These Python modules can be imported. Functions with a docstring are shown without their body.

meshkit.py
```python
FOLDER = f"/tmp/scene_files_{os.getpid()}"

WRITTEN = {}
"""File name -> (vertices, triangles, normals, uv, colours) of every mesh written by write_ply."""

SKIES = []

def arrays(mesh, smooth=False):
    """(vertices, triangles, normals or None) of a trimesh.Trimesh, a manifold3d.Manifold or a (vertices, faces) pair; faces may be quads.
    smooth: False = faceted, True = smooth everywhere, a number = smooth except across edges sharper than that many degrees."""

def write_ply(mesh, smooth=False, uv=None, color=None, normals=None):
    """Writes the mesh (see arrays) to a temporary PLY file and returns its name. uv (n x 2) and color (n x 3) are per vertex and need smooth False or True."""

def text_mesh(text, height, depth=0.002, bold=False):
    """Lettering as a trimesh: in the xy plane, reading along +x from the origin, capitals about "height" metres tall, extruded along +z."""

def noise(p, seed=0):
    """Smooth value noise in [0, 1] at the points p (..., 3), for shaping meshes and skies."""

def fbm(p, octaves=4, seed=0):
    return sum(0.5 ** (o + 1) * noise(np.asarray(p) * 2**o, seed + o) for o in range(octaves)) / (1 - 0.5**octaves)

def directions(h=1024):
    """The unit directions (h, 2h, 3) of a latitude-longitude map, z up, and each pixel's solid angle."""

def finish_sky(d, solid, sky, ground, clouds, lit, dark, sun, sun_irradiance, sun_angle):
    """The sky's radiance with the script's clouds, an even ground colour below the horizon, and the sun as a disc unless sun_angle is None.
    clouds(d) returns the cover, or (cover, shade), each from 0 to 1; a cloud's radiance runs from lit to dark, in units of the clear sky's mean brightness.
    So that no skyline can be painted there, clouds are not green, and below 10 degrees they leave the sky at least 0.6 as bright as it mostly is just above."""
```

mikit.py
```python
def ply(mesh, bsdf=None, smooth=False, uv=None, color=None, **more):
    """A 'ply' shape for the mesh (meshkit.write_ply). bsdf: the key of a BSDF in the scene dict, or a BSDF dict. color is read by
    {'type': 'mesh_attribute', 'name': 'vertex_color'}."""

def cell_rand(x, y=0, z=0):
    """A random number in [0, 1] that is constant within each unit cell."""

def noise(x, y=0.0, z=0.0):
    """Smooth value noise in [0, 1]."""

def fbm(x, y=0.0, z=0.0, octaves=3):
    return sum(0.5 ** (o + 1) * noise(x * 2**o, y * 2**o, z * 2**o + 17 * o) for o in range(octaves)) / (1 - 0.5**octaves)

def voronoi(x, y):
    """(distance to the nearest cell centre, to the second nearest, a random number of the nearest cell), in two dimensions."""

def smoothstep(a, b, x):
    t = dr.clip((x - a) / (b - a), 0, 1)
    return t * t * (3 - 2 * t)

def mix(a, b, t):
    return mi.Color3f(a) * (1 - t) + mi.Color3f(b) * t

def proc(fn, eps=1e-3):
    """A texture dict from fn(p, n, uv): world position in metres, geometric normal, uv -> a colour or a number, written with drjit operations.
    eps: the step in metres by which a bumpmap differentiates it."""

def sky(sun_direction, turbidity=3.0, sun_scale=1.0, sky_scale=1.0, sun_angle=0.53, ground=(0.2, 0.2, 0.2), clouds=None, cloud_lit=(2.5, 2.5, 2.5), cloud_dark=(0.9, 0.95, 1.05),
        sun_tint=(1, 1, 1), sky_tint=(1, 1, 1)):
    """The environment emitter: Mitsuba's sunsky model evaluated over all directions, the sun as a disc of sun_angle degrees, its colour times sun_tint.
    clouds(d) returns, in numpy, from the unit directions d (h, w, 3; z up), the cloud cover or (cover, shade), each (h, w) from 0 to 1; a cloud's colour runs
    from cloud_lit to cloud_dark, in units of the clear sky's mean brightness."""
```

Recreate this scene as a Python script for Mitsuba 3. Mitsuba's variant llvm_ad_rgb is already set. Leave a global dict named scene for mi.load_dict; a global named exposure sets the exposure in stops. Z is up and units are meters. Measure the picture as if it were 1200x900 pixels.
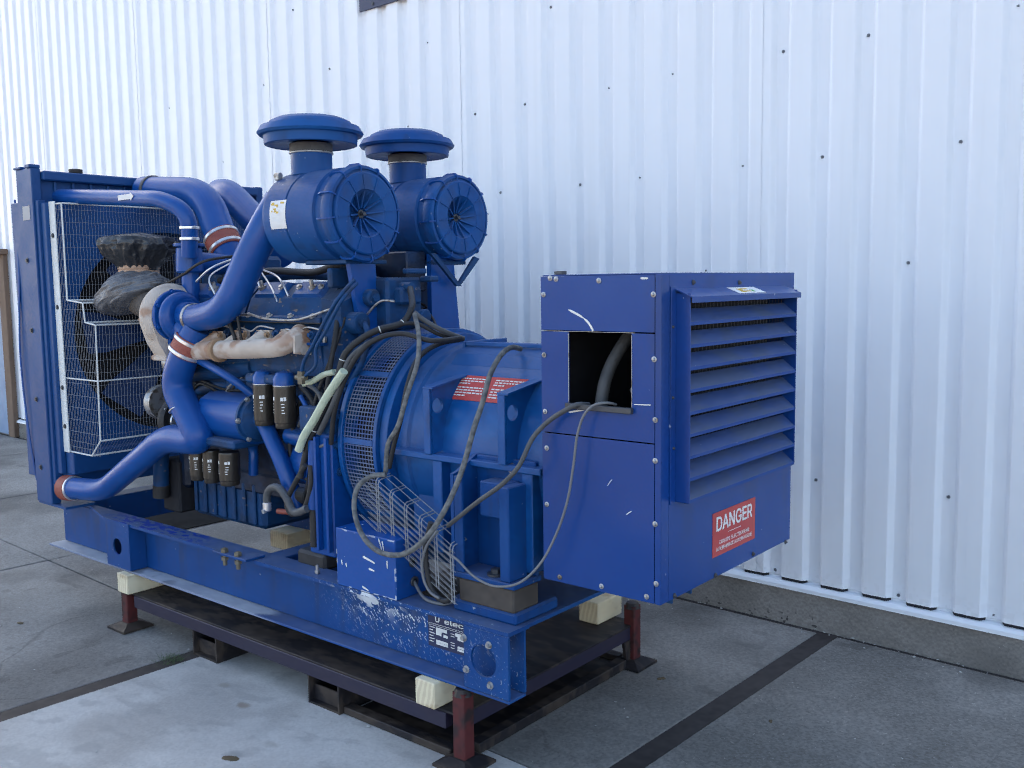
import math
import numpy as np, trimesh, drjit as dr, mitsuba as mi, mikit, meshkit
import manifold3d as m3
from mikit import proc, noise, fbm, smoothstep, mix, cell_rand
from trimesh.creation import extrude_polygon
from shapely.geometry import Polygon, Point, box as sbox
T = mi.ScalarTransform4f
rng = np.random.default_rng(7)
scene, labels = {"type": "scene"}, {}

# ---------------------------------------------------------------- camera, sky, exposure
scene["camera"] = {"type": "perspective", "fov": 56.27, "fov_axis": "x", "near_clip": 0.05, "far_clip": 2000.0,
                   "to_world": T().look_at(origin=[0, 0, 1.65], target=[-0.63343, 0.76667, 1.54527], up=[-0.05608, 0.08950, 0.99441])}
SUN = np.array([-0.85, 0.42, 0.58])
scene["sky"] = mikit.sky(SUN.tolist(), turbidity=4.5, ground=(0.2, 0.19, 0.18), sky_tint=(1.11, 1.0, 0.95))
exposure = 3.88

# ---------------------------------------------------------------- helpers
def put(key, mesh, bsdf, smooth=False, label=None, cat=None, group=None, kind=None, **kw):
    """One entry of the scene; a key that is taken gets the next three-digit number."""
    base, k, i = key, key, 0
    while k in scene:
        i += 1
        k = f"{base}_{i:03d}"
    scene[k] = mikit.ply(mesh, bsdf, smooth, **kw)
    tag(k, label, cat, group, kind)
    return k

def tag(k, label=None, cat=None, group=None, kind=None):
    d = {n: v for n, v in (("label", label), ("category", cat), ("group", group), ("kind", kind)) if v}
    if d:
        labels[k] = {**labels.get(k, {}), **d}

def cat_(*ms):
    return trimesh.util.concatenate([m for m in ms if m is not None])

def box(x0, x1, y0, y1, z0, z1, c=0.0):
    """A box, its edges chamfered by c."""
    x0, x1 = sorted((x0, x1)); y0, y1 = sorted((y0, y1)); z0, z1 = sorted((z0, z1))
    if c <= 0:
        m = trimesh.creation.box((x1 - x0, y1 - y0, z1 - z0))
        m.apply_translation(((x0 + x1) / 2, (y0 + y1) / 2, (z0 + z1) / 2))
        return m
    p = []
    for sx in (0, 1):
        for sy in (0, 1):
            for sz in (0, 1):
                X, Y, Z = (x0, x1)[sx], (y0, y1)[sy], (z0, z1)[sz]
                dx, dy, dz = (c if s == 0 else -c for s in (sx, sy, sz))
                p += [(X, Y + dy, Z + dz), (X + dx, Y, Z + dz), (X + dx, Y + dy, Z)]
    return trimesh.convex.convex_hull(np.array(p))

def hull(pts):
    return trimesh.convex.convex_hull(np.array(pts, float))

def frame_of(d):
    d = np.asarray(d, float); d = d / np.linalg.norm(d)
    a = np.cross(d, [0, 0, 1.0] if abs(d[2]) < 0.9 else [1.0, 0, 0]); a /= np.linalg.norm(a)
    return d, a, np.cross(d, a)

def cyl(p0, p1, r, n=28, r1=None, c=0.0):
    """A cylinder or cone from p0 to p1, rims chamfered by c."""
    p0, p1 = np.asarray(p0, float), np.asarray(p1, float)
    L = np.linalg.norm(p1 - p0); r1 = r if r1 is None else r1
    prof = [(0, 0), (0, r - c), (c, r), (L - c, r1), (L, r1 - c), (L, 0)] if c > 0 else [(0, 0), (0, r), (L, r1), (L, 0)]
    return lathe(prof, p0, p1 - p0, n)

def lathe(prof, o, d, n=32):
    """Revolves (along, radius) pairs about the axis d from o."""
    d, a, b = frame_of(d); o = np.asarray(o, float)
    an = np.arange(n) * 2 * np.pi / n
    rad = np.cos(an)[:, None] * a + np.sin(an)[:, None] * b
    V, F = [], []
    for s, r in prof:
        V.append(o + d * s + rad * max(r, 1e-5))
    for i in range(len(prof) - 1):
        for j in range(n):
            k = (j + 1) % n
            F += [(i * n + j, i * n + k, (i + 1) * n + k), (i * n + j, (i + 1) * n + k, (i + 1) * n + j)]
    m = trimesh.Trimesh(np.vstack(V), F, process=False)
    m.update_faces(m.area_faces > 1e-12)
    m.merge_vertices()
    if m.volume < 0: m.invert()
    return m

def spline(P, step=0.02, closed=False):
    P = np.asarray(P, float)
    if len(P) < 3: 
        n = max(2, int(np.linalg.norm(P[1] - P[0]) / step)); t = np.linspace(0, 1, n)[:, None]
        return P[0] * (1 - t) + P[1] * t
    Q = np.vstack([2 * P[0] - P[1], P, 2 * P[-1] - P[-2]])
    out = []
    for i in range(1, len(Q) - 2):
        p0, p1, p2, p3 = Q[i - 1:i + 3]
        n = max(2, int(np.linalg.norm(p2 - p1) / step))
        t = np.linspace(0, 1, n, endpoint=False)[:, None]
        d1, d2, d0 = (max(np.linalg.norm(v), 1e-6) ** 0.5 for v in (p2 - p1, p3 - p2, p1 - p0))
        m1 = (p2 - p1) + d1 * ((p1 - p0) / d0 - (p2 - p0) / (d0 + d1)) * (d1 / max(d1, 1e-6))
        m2 = (p2 - p1) + d1 * ((p3 - p2) / d2 - (p3 - p1) / (d1 + d2))
        m1 = d1 * ((p1 - p0) / d0 - (p2 - p0) / (d0 + d1) + (p2 - p1) / d1)
        m2 = d1 * ((p2 - p1) / d1 - (p3 - p1) / (d1 + d2) + (p3 - p2) / d2)
        out.append((2 * t**3 - 3 * t**2 + 1) * p1 + (t**3 - 2 * t**2 + t) * m1 + (-2 * t**3 + 3 * t**2) * p2 + (t**3 - t**2) * m2)
    out.append(P[-1:])
    return np.vstack(out)

def fillet(P, r, step=0.02):
    """A polyline with its corners rounded to radius-like length r: how bent pipe runs."""
    P = [np.asarray(p, float) for p in P]
    out = [P[0]]
    for i in range(1, len(P) - 1):
        a, b = P[i - 1] - P[i], P[i + 1] - P[i]
        la, lb = np.linalg.norm(a), np.linalg.norm(b)
        q = min(r, la * 0.49, lb * 0.49)
        s, e = P[i] + a / la * q, P[i] + b / lb * q
        n = max(4, int(2 * q / step))
        for t in np.linspace(0, 1, n):
            out.append(s * (1 - t) ** 2 + 2 * t * (1 - t) * P[i] + e * t * t)
    out.append(P[-1])
    return np.array(out)

def sweep(C, r, n=14, caps=True):
    """A tube of radius r (number or one per point) along the points C."""
    C = np.asarray(C, float)
    keep = np.r_[True, np.linalg.norm(np.diff(C, axis=0), axis=1) > 1e-6]
    C = C[keep]
    r = np.broadcast_to(np.asarray(r, float), (len(keep),))[keep]
    t = np.gradient(C, axis=0); t /= np.linalg.norm(t, axis=1, keepdims=True) + 1e-12
    _, a, _ = frame_of(t[0])
    an = np.arange(n) * 2 * np.pi / n
    V = []
    for i in range(len(C)):
        a = a - t[i] * (a @ t[i]); a /= np.linalg.norm(a)
        b = np.cross(t[i], a)
        V.append(C[i] + r[i] * (np.cos(an)[:, None] * a + np.sin(an)[:, None] * b))
    F = []
    for i in range(len(C) - 1):
        for j in range(n):
            k = (j + 1) % n
            F += [(i * n + j, i * n + k, (i + 1) * n + k), (i * n + j, (i + 1) * n + k, (i + 1) * n + j)]
    V = np.vstack(V)
    if caps:
        V = np.vstack([V, C[:1], C[-1:]]); e = len(V) - 2; o = (len(C) - 1) * n
        F += [(e, (j + 1) % n, j) for j in range(n)] + [(e + 1, o + j, o + (j + 1) % n) for j in range(n)]
    m = trimesh.Trimesh(V, F, process=False)
    return m

def tube(P, r, n=12, step=0.015, caps=True):
    return sweep(spline(P, step), r, n, caps)

def pipe(P, r, bend=0.12, n=26):
    return sweep(fillet(P, bend, 0.012), r, n)

def ring(p, d, r_in, r_out, w, n=32):
    """A band centred on p along d, w wide."""
    return lathe([(-w / 2, r_in), (-w / 2, r_out - 0.002), (-w / 2 + 0.002, r_out), (w / 2 - 0.002, r_out), (w / 2, r_out - 0.002), (w / 2, r_in)], p, d, n)

def wire(a, b, r, n=4):
    a, b = np.asarray(a, float), np.asarray(b, float)
    d, u, v = frame_of(b - a)
    an = np.arange(n) * 2 * np.pi / n + 0.4
    R = r * (np.cos(an)[:, None] * u + np.sin(an)[:, None] * v)
    V = np.vstack([a + R, b + R]); F = []
    for j in range(n):
        k = (j + 1) % n
        F += [(j, k, n + k), (j, n + k, n + j)]
    return trimesh.Trimesh(V, F, process=False)

def prism(poly, axis, lo, hi):
    """Extrudes a 2-D polygon: axis 'x' takes (y, z), 'y' takes (x, z), 'z' takes (x, y)."""
    P = poly if isinstance(poly, Polygon) else Polygon(poly)
    m = extrude_polygon(P.buffer(0), hi - lo, engine="earcut")
    v = m.vertices.copy()
    m.vertices = {"x": np.c_[v[:, 2] + lo, v[:, 0], v[:, 1]], "y": np.c_[v[:, 0], v[:, 2] + lo, v[:, 1]], "z": np.c_[v[:, 0], v[:, 1], v[:, 2] + lo]}[axis]
    if m.volume < 0: m.invert()
    return m

def bolt(p, d, r=0.010, h=0.008, washer=True):
    p = np.asarray(p, float); d = frame_of(d)[0]
    ms = [cyl(p + d * 0.002, p + d * (0.002 + h), r, 6)]
    if washer: ms.append(cyl(p - d * 0.001, p + d * 0.0025, r * 1.55, 14))
    return cat_(*ms)

def panscrew(p, d, r=0.011):
    p = np.asarray(p, float); d = frame_of(d)[0]
    return cat_(lathe([(0, r), (0.002, r), (0.003, r * 0.6), (0.0075, r * 0.45), (0.009, 0)], p, d, 14))

def place(m, M):
    m = m.copy(); m.apply_transform(M); return m

def text(s, h, o, right, up, depth=0.0012, bold=False, width=None):
    """Lettering with its left foot at o, reading along right."""
    m = meshkit.text_mesh(s, h, depth, bold)
    right, up = np.asarray(right, float), np.asarray(up, float)
    right, up = right / np.linalg.norm(right), up / np.linalg.norm(up)
    if width: m.vertices[:, 0] *= width / np.ptp(m.vertices[:, 0])
    m.vertices[:, 0] -= m.vertices[:, 0].min()
    out = np.cross(right, up)
    v = m.vertices
    m.vertices = np.asarray(o, float) + v[:, :1] * right + v[:, 1:2] * up + v[:, 2:] * out
    return m

# ---------------------------------------------------------------- materials
def rgb(*c): return {"type": "rgb", "value": [float(x) for x in c]}
def prin(color, rough=0.5, **kw):
    return {"type": "twosided", "bsdf": {"type": "principled", "base_color": color if isinstance(color, dict) else rgb(*color), "roughness": rough, **kw}}
def bumped(b, fn, scale, eps=1e-3):
    inner = b["bsdf"]
    return {"type": "twosided", "bsdf": {"type": "bumpmap", "arbitrary": proc(fn, eps), "scale": scale, "bsdf": inner}}

def dusty(base, p, n, amount=0.45):
    up = smoothstep(0.45, 0.98, n.z) * (0.25 + 0.75 * fbm(p.x * 14, p.y * 14, p.z * 14))
    return mix(base, (0.20, 0.23, 0.29), amount * up)

def blue_fn(p, n, uv):
    f = fbm(p.x * 4, p.y * 4, p.z * 4)
    base = mix((0.003, 0.042, 0.170), (0.005, 0.066, 0.250), f)
    base = mix(base, (0.014, 0.105, 0.315), 0.45 * smoothstep(0.5, 0.72, fbm(p.x * 1.7 + 20, p.y * 1.7, p.z * 1.7, 4)))
    run = smoothstep(0.55, 0.8, fbm(p.x * 26, p.y * 26, p.z * 2.2, 3))
    base = mix(base, (0.02, 0.035, 0.075), 0.28 * run)
    grime = smoothstep(0.52, 0.82, fbm(p.x * 9 + 7, p.y * 9, p.z * 5, 4))
    base = mix(base, (0.045, 0.055, 0.085), 0.45 * grime)
    base = dusty(base, p, n)
    chip = smoothstep(0.88, 0.92, noise(p.x * 95, p.y * 75, p.z * 75)) * smoothstep(0.62, 0.75, noise(p.x * 9, p.y * 9, p.z * 9 + 31))
    return mix(base, (0.30, 0.34, 0.40), 0.8 * chip)

def engine_fn(p, n, uv):
    f = fbm(p.x * 7, p.y * 7, p.z * 7)
    base = mix((0.004, 0.034, 0.105), (0.008, 0.062, 0.185), f)
    grime = smoothstep(0.42, 0.75, fbm(p.x * 16 + 7, p.y * 16, p.z * 16, 4))
    base = mix(base, (0.020, 0.026, 0.036), 0.55 * grime)
    base = dusty(base, p, n, 0.38)
    chip = smoothstep(0.80, 0.86, noise(p.x * 60, p.y * 60, p.z * 60 + 5)) * smoothstep(0.6, 0.7, noise(p.x * 14, p.y * 14, p.z * 14))
    return mix(base, (0.22, 0.17, 0.13), 0.7 * chip)

def frame_fn(p, n, uv):
    base = blue_fn(p, n, uv)
    side = smoothstep(0.4, 0.9, dr.abs(n.y))
    # scraped patch beside the junction box and flecks along the rail
    a = dr.square((p.x + 2.66) / 0.10) + dr.square((p.z - 0.485) / 0.050)
    s1 = smoothstep(0.50, 0.62, fbm(p.x * 26 + p.z * 16, p.z * 46, 3.0, 4)) * dr.exp(-a * 0.8)
    b = dr.square((p.x + 2.48) / 0.24) + dr.square((p.z - 0.440) / 0.085)
    s2 = smoothstep(0.79, 0.84, noise(p.x * 230 + p.z * 190, p.z * 75 - p.x * 40, 9.0)) * dr.exp(-b * 0.75)
    s3 = smoothstep(0.90, 0.94, noise(p.x * 190, p.z * 150, 2.0)) * 0.45 * smoothstep(-2.5, -2.0, p.x)
    w = dr.clip(1.7 * s1 + 1.4 * s2 + s3, 0, 1) * side
    base = mix(base, (0.62, 0.66, 0.70), w)
    # flaked paint on the top flange
    top = smoothstep(0.8, 0.95, n.z) * smoothstep(0.45, 0.6, fbm(p.x * 30, p.y * 60, 4.0)) * smoothstep(-4.7, -4.4, p.x) * (1 - smoothstep(-3.9, -3.6, p.x))
    tp = smoothstep(0.8, 0.95, n.z)
    base = mix(base, (0.13, 0.17, 0.27), 0.45 * tp * fbm(p.x * 22, p.y * 22, 1))
    return mix(base, (0.006, 0.035, 0.27), 0.9 * top)

def flange_fn(p, n, uv):
    base = blue_fn(p, n, uv)
    # cement dust lying on the bottom flange, up to where it was wiped off
    d = smoothstep(0.5, 0.9, n.z) * (1 - smoothstep(-3.22, -3.14, p.x + 0.16 * noise(p.x * 8, p.y * 20, 0)))
    d = dr.maximum(d, smoothstep(0.7, 0.9, dr.abs(n.y)) * 0.55 * (1 - smoothstep(-3.3, -3.1, p.x)))
    brown = smoothstep(0.35, 0.6, fbm(p.x * 10, p.y * 10, 3)) * dr.exp(-dr.square((p.x + 4.15) / 0.22)) * d
    base = mix(base, (0.10, 0.08, 0.055), brown)
    d = d * (1 - 0.8 * brown)
    return mix(base, mix((0.30, 0.32, 0.36), (0.46, 0.48, 0.50), fbm(p.x * 12, p.y * 25, 1)), 0.9 * d)

def cab_fn(p, n, uv):
    f = fbm(p.x * 2.5, p.y * 2.5, p.z * 2.5)
    base = mix((0.004, 0.040, 0.195), (0.006, 0.052, 0.240), f)
    base = mix(base, (0.03, 0.05, 0.12), 0.35 * smoothstep(0.52, 0.8, fbm(p.x * 7 + 3, p.y * 7, p.z * 2, 4)))
    base = dusty(base, p, n, 0.30)
    c1 = smoothstep(0.955, 0.97, noise(p.x * 55 + p.z * 20, p.y * 55, p.z * 45))
    return mix(base, (0.42, 0.47, 0.55), 0.6 * c1)

def louver_fn(p, n, uv):
    base = cab_fn(p, n, uv)
    d = smoothstep(0.2, 0.6, n.z) * (0.35 + 0.65 * smoothstep(0.35, 0.7, fbm(p.x * 20, p.y * 9, p.z * 20, 4)))
    return mix(base, (0.062, 0.085, 0.135), 0.7 * d)

def jbox_fn(p, n, uv):
    base = mix((0.003, 0.056, 0.250), (0.005, 0.070, 0.300), fbm(p.x * 6, p.y * 6, p.z * 6))
    ch = smoothstep(0.87, 0.90, noise(p.x * 66, p.y * 66, p.z * 80 + 3)) * smoothstep(0.6, 0.72, noise(p.x * 11, p.y * 11, p.z * 11))
    ex = dr.minimum(dr.abs(p.x + 2.776), dr.abs(p.x + 2.452)); ez = dr.minimum(dr.abs(p.z - 0.742), dr.abs(p.z - 0.521))
    e = (1 - smoothstep(0.002, 0.008, dr.minimum(ex, ez))) * smoothstep(0.56, 0.64, noise(p.x * 60, p.y * 60, p.z * 60))
    return mix(base, (0.62, 0.66, 0.70), dr.clip(ch + e * smoothstep(0.5, 0.9, dr.abs(n.y)), 0, 1))

def rough_var(a, b, s=8.0):
    return proc(lambda p, n, uv: a + (b - a) * fbm(p.x * s, p.y * s, p.z * s))
def wavy(p, n, uv):
    return fbm(p.x * 4.5, p.y * 4.5, p.z * 4.5, 2)
def grain(p, n, uv):
    return fbm(p.x * 60, p.y * 60, p.z * 60, 3)

M = scene
M["blue_paint"] = bumped(prin(proc(blue_fn), rough_var(0.34, 0.55), specular=0.22), grain, 0.0006, 2e-3)
M["engine_paint"] = bumped(prin(proc(engine_fn), rough_var(0.38, 0.7), specular=0.25), grain, 0.0014, 2e-3)
def engine_shade_fn(p, n, uv):  # cavity shade painted into the engine block colour, dust on upward faces
    f = fbm(p.x * 9, p.y * 9, p.z * 9, 4)
    base = mix((0.004, 0.010, 0.026), (0.007, 0.030, 0.085), smoothstep(0.35, 0.7, f))
    return dusty(base, p, n, 0.25)
M["engine_shade"] = bumped(prin(proc(engine_shade_fn), rough_var(0.3, 0.65, 14), specular=0.35), grain, 0.002, 2e-3)
def alt_fn(p, n, uv):
    base = mix((0.002, 0.056, 0.210), (0.004, 0.086, 0.300), fbm(p.x * 3, p.y * 3, p.z * 3, 4))
    base = mix(base, (0.012, 0.13, 0.38), 0.4 * smoothstep(0.55, 0.75, fbm(p.x * 6 + 9, p.y * 6, p.z * 6, 4)))
    grime = smoothstep(0.55, 0.85, fbm(p.x * 13 + 7, p.y * 13, p.z * 6, 4))
    return dusty(mix(base, (0.012, 0.03, 0.075), 0.5 * grime), p, n, 0.30)
M["alternator_paint"] = bumped(prin(proc(alt_fn), rough_var(0.24, 0.5, 5), specular=0.4), grain, 0.0006, 2e-3)
M["fan_blue"] = prin((0.010, 0.030, 0.095), 0.5, specular=0.25)
M["frame_paint"] = bumped(prin(proc(frame_fn), rough_var(0.38, 0.55), specular=0.28), grain, 0.0006, 2e-3)
M["flange_paint"] = prin(proc(flange_fn), rough_var(0.45, 0.75), specular=0.4)
M["cabinet_paint"] = bumped(prin(proc(cab_fn), rough_var(0.20, 0.32, 3.0), specular=0.36), wavy, 0.007, 6e-3)
M["louver_paint"] = prin(proc(louver_fn), rough_var(0.4, 0.7), specular=0.4)
M["junction_paint"] = prin(proc(jbox_fn), 0.38, specular=0.5)
M["pipe_paint"] = bumped(prin(proc(lambda p, n, uv: dusty(mix((0.002, 0.050, 0.225), (0.004, 0.072, 0.300), fbm(p.x * 6, p.y * 6, p.z * 6)), p, n, 0.30)), rough_var(0.22, 0.42), specular=0.34, clearcoat=0.2, clearcoat_gloss=0.8), grain, 0.0005, 2e-3)
M["radiator_paint"] = prin(proc(lambda p, n, uv: dusty(mix((0.005, 0.044, 0.160), (0.010, 0.066, 0.215), fbm(p.x * 5, p.y * 5, p.z * 2)), p, n, 0.3)), rough_var(0.35, 0.55), specular=0.3)
M["galvanized_white"] = prin(proc(lambda p, n, uv: mix((0.50, 0.52, 0.52), (0.68, 0.70, 0.69), fbm(p.x * 6, p.y * 6, p.z * 6))), 0.5, specular=0.5)
M["mesh_grey"] = prin((0.33, 0.34, 0.36), 0.6)
M["mesh_blue"] = prin(proc(lambda p, n, uv: mix((0.03, 0.07, 0.22), (0.13, 0.16, 0.24), smoothstep(0.3, 0.7, fbm(p.x * 9, p.y * 9, p.z * 9)))), 0.55)
M["wire_steel"] = prin((0.30, 0.31, 0.32), 0.5, metallic=0.3)
M["dark_core"] = prin((0.012, 0.013, 0.018), 0.8)
M["black_rubber"] = prin(proc(lambda p, n, uv: dusty(mix((0.012, 0.012, 0.014), (0.028, 0.027, 0.027), fbm(p.x * 20, p.y * 20, p.z * 20)), p, n, 0.3)), 0.65)
M["cable_grey"] = prin(proc(lambda p, n, uv: dusty(mix((0.045, 0.048, 0.052), (0.09, 0.092, 0.095), fbm(p.x * 25, p.y * 25, p.z * 25)), p, n, 0.5)), 0.6)
M["cable_dirty"] = bumped(prin(proc(lambda p, n, uv: mix((0.075, 0.08, 0.085), (0.17, 0.17, 0.162), smoothstep(0.25, 0.75, fbm(p.x * 55, p.y * 55, p.z * 55, 4)))), 0.75), lambda p, n, uv: noise(p.x * 120, p.y * 120, p.z * 120), 0.0005, 1e-3)
M["cable_thin"] = prin((0.15, 0.155, 0.165), 0.55)
M["steel"] = prin(proc(lambda p, n, uv: mix((0.42, 0.42, 0.42), (0.20, 0.17, 0.14), smoothstep(0.5, 0.75, fbm(p.x * 40, p.y * 40, p.z * 40)))), 0.38, metallic=0.7)
M["bright_clamp"] = prin((0.72, 0.72, 0.73), 0.28, metallic=0.75)
M["brass"] = prin(proc(lambda p, n, uv: mix((0.24, 0.22, 0.17), (0.11, 0.09, 0.06), fbm(p.x * 60, p.y * 60, p.z * 60))), 0.5, metallic=0.4)
M["manifold_white"] = bumped(prin(proc(lambda p, n, uv: mix(mix((0.38, 0.31, 0.25), (0.58, 0.52, 0.46), fbm(p.x * 14, p.y * 14, p.z * 14)), mix((0.24, 0.11, 0.06), (0.36, 0.22, 0.14), noise(p.x * 60, p.y * 60, p.z * 60)), dr.clip(0.8 * smoothstep(0.52, 0.72, fbm(p.x * 11 + 3, p.y * 11, p.z * 11, 4)) + 0.75 * smoothstep(0.3, 0.6, fbm(p.x * 25, p.y * 25, p.z * 25)) * (smoothstep(-3.20, -3.10, p.x) + 1 - smoothstep(-3.72, -3.60, p.x)) * smoothstep(-3.86, -3.82, p.x), 0, 0.95))), 0.75), lambda p, n, uv: fbm(p.x * 90, p.y * 90, p.z * 90), 0.0015, 1e-3)
M["rusty_joint"] = prin(proc(lambda p, n, uv: mix((0.22, 0.12, 0.06), (0.38, 0.27, 0.18), fbm(p.x * 50, p.y * 50, p.z * 50))), 0.85)
M["red_hose"] = prin(proc(lambda p, n, uv: mix((0.22, 0.045, 0.035), (0.32, 0.10, 0.07), fbm(p.x * 30, p.y * 30, p.z * 30))), 0.6)
M["black_can"] = prin(proc(lambda p, n, uv: mix((0.018, 0.015, 0.012), (0.040, 0.034, 0.028), fbm(p.x * 25, p.y * 25, p.z * 25))), 0.3, specular=0.5)
M["white_print"] = prin((0.68, 0.68, 0.66), 0.6)
M["pale_hose"] = prin(proc(lambda p, n, uv: mix((0.40, 0.46, 0.33), (0.52, 0.57, 0.44), fbm(p.x * 25, p.y * 25, p.z * 25))), 0.5)
M["tan_tape"] = prin(proc(lambda p, n, uv: mix((0.30, 0.17, 0.10), (0.44, 0.29, 0.20), fbm(p.x * 14, p.y * 14, p.z * 40))), 0.45)
M["black_plastic"] = bumped(prin(proc(lambda p, n, uv: mix((0.016, 0.018, 0.022), (0.036, 0.040, 0.047), fbm(p.x * 12, p.y * 12, p.z * 12))), 0.36, specular=0.6), lambda p, n, uv: fbm(p.x * 28 + 2 * noise(p.z * 20, p.x * 8, 1), p.y * 28, p.z * 14, 3), 0.004, 2e-3)
M["skylit_plastic"] = bumped(prin(proc(lambda p, n, uv: mix((0.07, 0.075, 0.085), (0.135, 0.14, 0.155), fbm(p.x * 10, p.y * 10, p.z * 10))), 0.38, specular=0.6), lambda p, n, uv: fbm(p.x * 30 + p.z * 16, p.y * 24, p.z * 60 - p.x * 18, 3), 0.004, 2e-3)  # the same black plastic, sky light put into its paler colour
M["red_label"] = prin(proc(lambda p, n, uv: mix((0.42, 0.045, 0.045), (0.50, 0.08, 0.07), fbm(p.x * 8, p.y * 8, p.z * 8))), 0.5)
M["paper"] = prin(proc(lambda p, n, uv: mix((0.62, 0.63, 0.64), (0.74, 0.74, 0.72), fbm(p.x * 20, p.y * 20, p.z * 20))), 0.65)
M["yellow_print"] = prin((0.55, 0.36, 0.05), 0.6)
M["green_print"] = prin((0.10, 0.34, 0.08), 0.6)
M["navy_plate"] = prin((0.022, 0.028, 0.075), 0.45)
M["wood_end"] = bumped(prin(proc(lambda p, n, uv: mix(mix((0.66, 0.56, 0.36), (0.78, 0.70, 0.50), noise(p.x * 3, p.y * 3, p.z * 3)), (0.40, 0.28, 0.15), 0.30 * smoothstep(0.5, 0.8, dr.abs(dr.sin(160 * dr.sqrt(dr.square(p.x * 1.0 + 0.3 * p.y) + dr.square(p.z + 0.1)) + 5 * fbm(p.x * 9, p.y * 3, p.z * 9)))) * dr.abs(n.y) + 0.18 * fbm(p.x * 40, p.y * 6, p.z * 40) + 0.55 * smoothstep(0.55, 0.75, fbm(p.x * 13 + 5, p.y * 9, p.z * 17, 4)))), 0.75), lambda p, n, uv: fbm(p.x * 80, p.y * 12, p.z * 80), 0.0012, 1e-3)
M["stand_steel"] = bumped(prin(proc(lambda p, n, uv: mix(mix((0.009, 0.008, 0.010), (0.018, 0.015, 0.018), fbm(p.x * 6, p.y * 6, p.z * 6)), mix((0.035, 0.024, 0.018), (0.075, 0.055, 0.042), noise(p.x * 30, p.y * 30, p.z * 30)), 0.85 * smoothstep(0.40, 0.66, fbm(p.x * 9, p.y * 26, p.z * 10, 5)))), rough_var(0.45, 0.75), specular=0.4), grain, 0.0015, 2e-3)
M["stand_blue"] = prin(proc(lambda p, n, uv: mix((0.013, 0.013, 0.038), (0.026, 0.019, 0.034), fbm(p.x * 8, p.y * 8, p.z * 20))), 0.5)
M["stand_red"] = prin(proc(lambda p, n, uv: mix((0.085, 0.012, 0.012), (0.020, 0.010, 0.011), smoothstep(0.4, 0.7, fbm(p.x * 16, p.y * 16, p.z * 16)))), 0.6)
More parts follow.
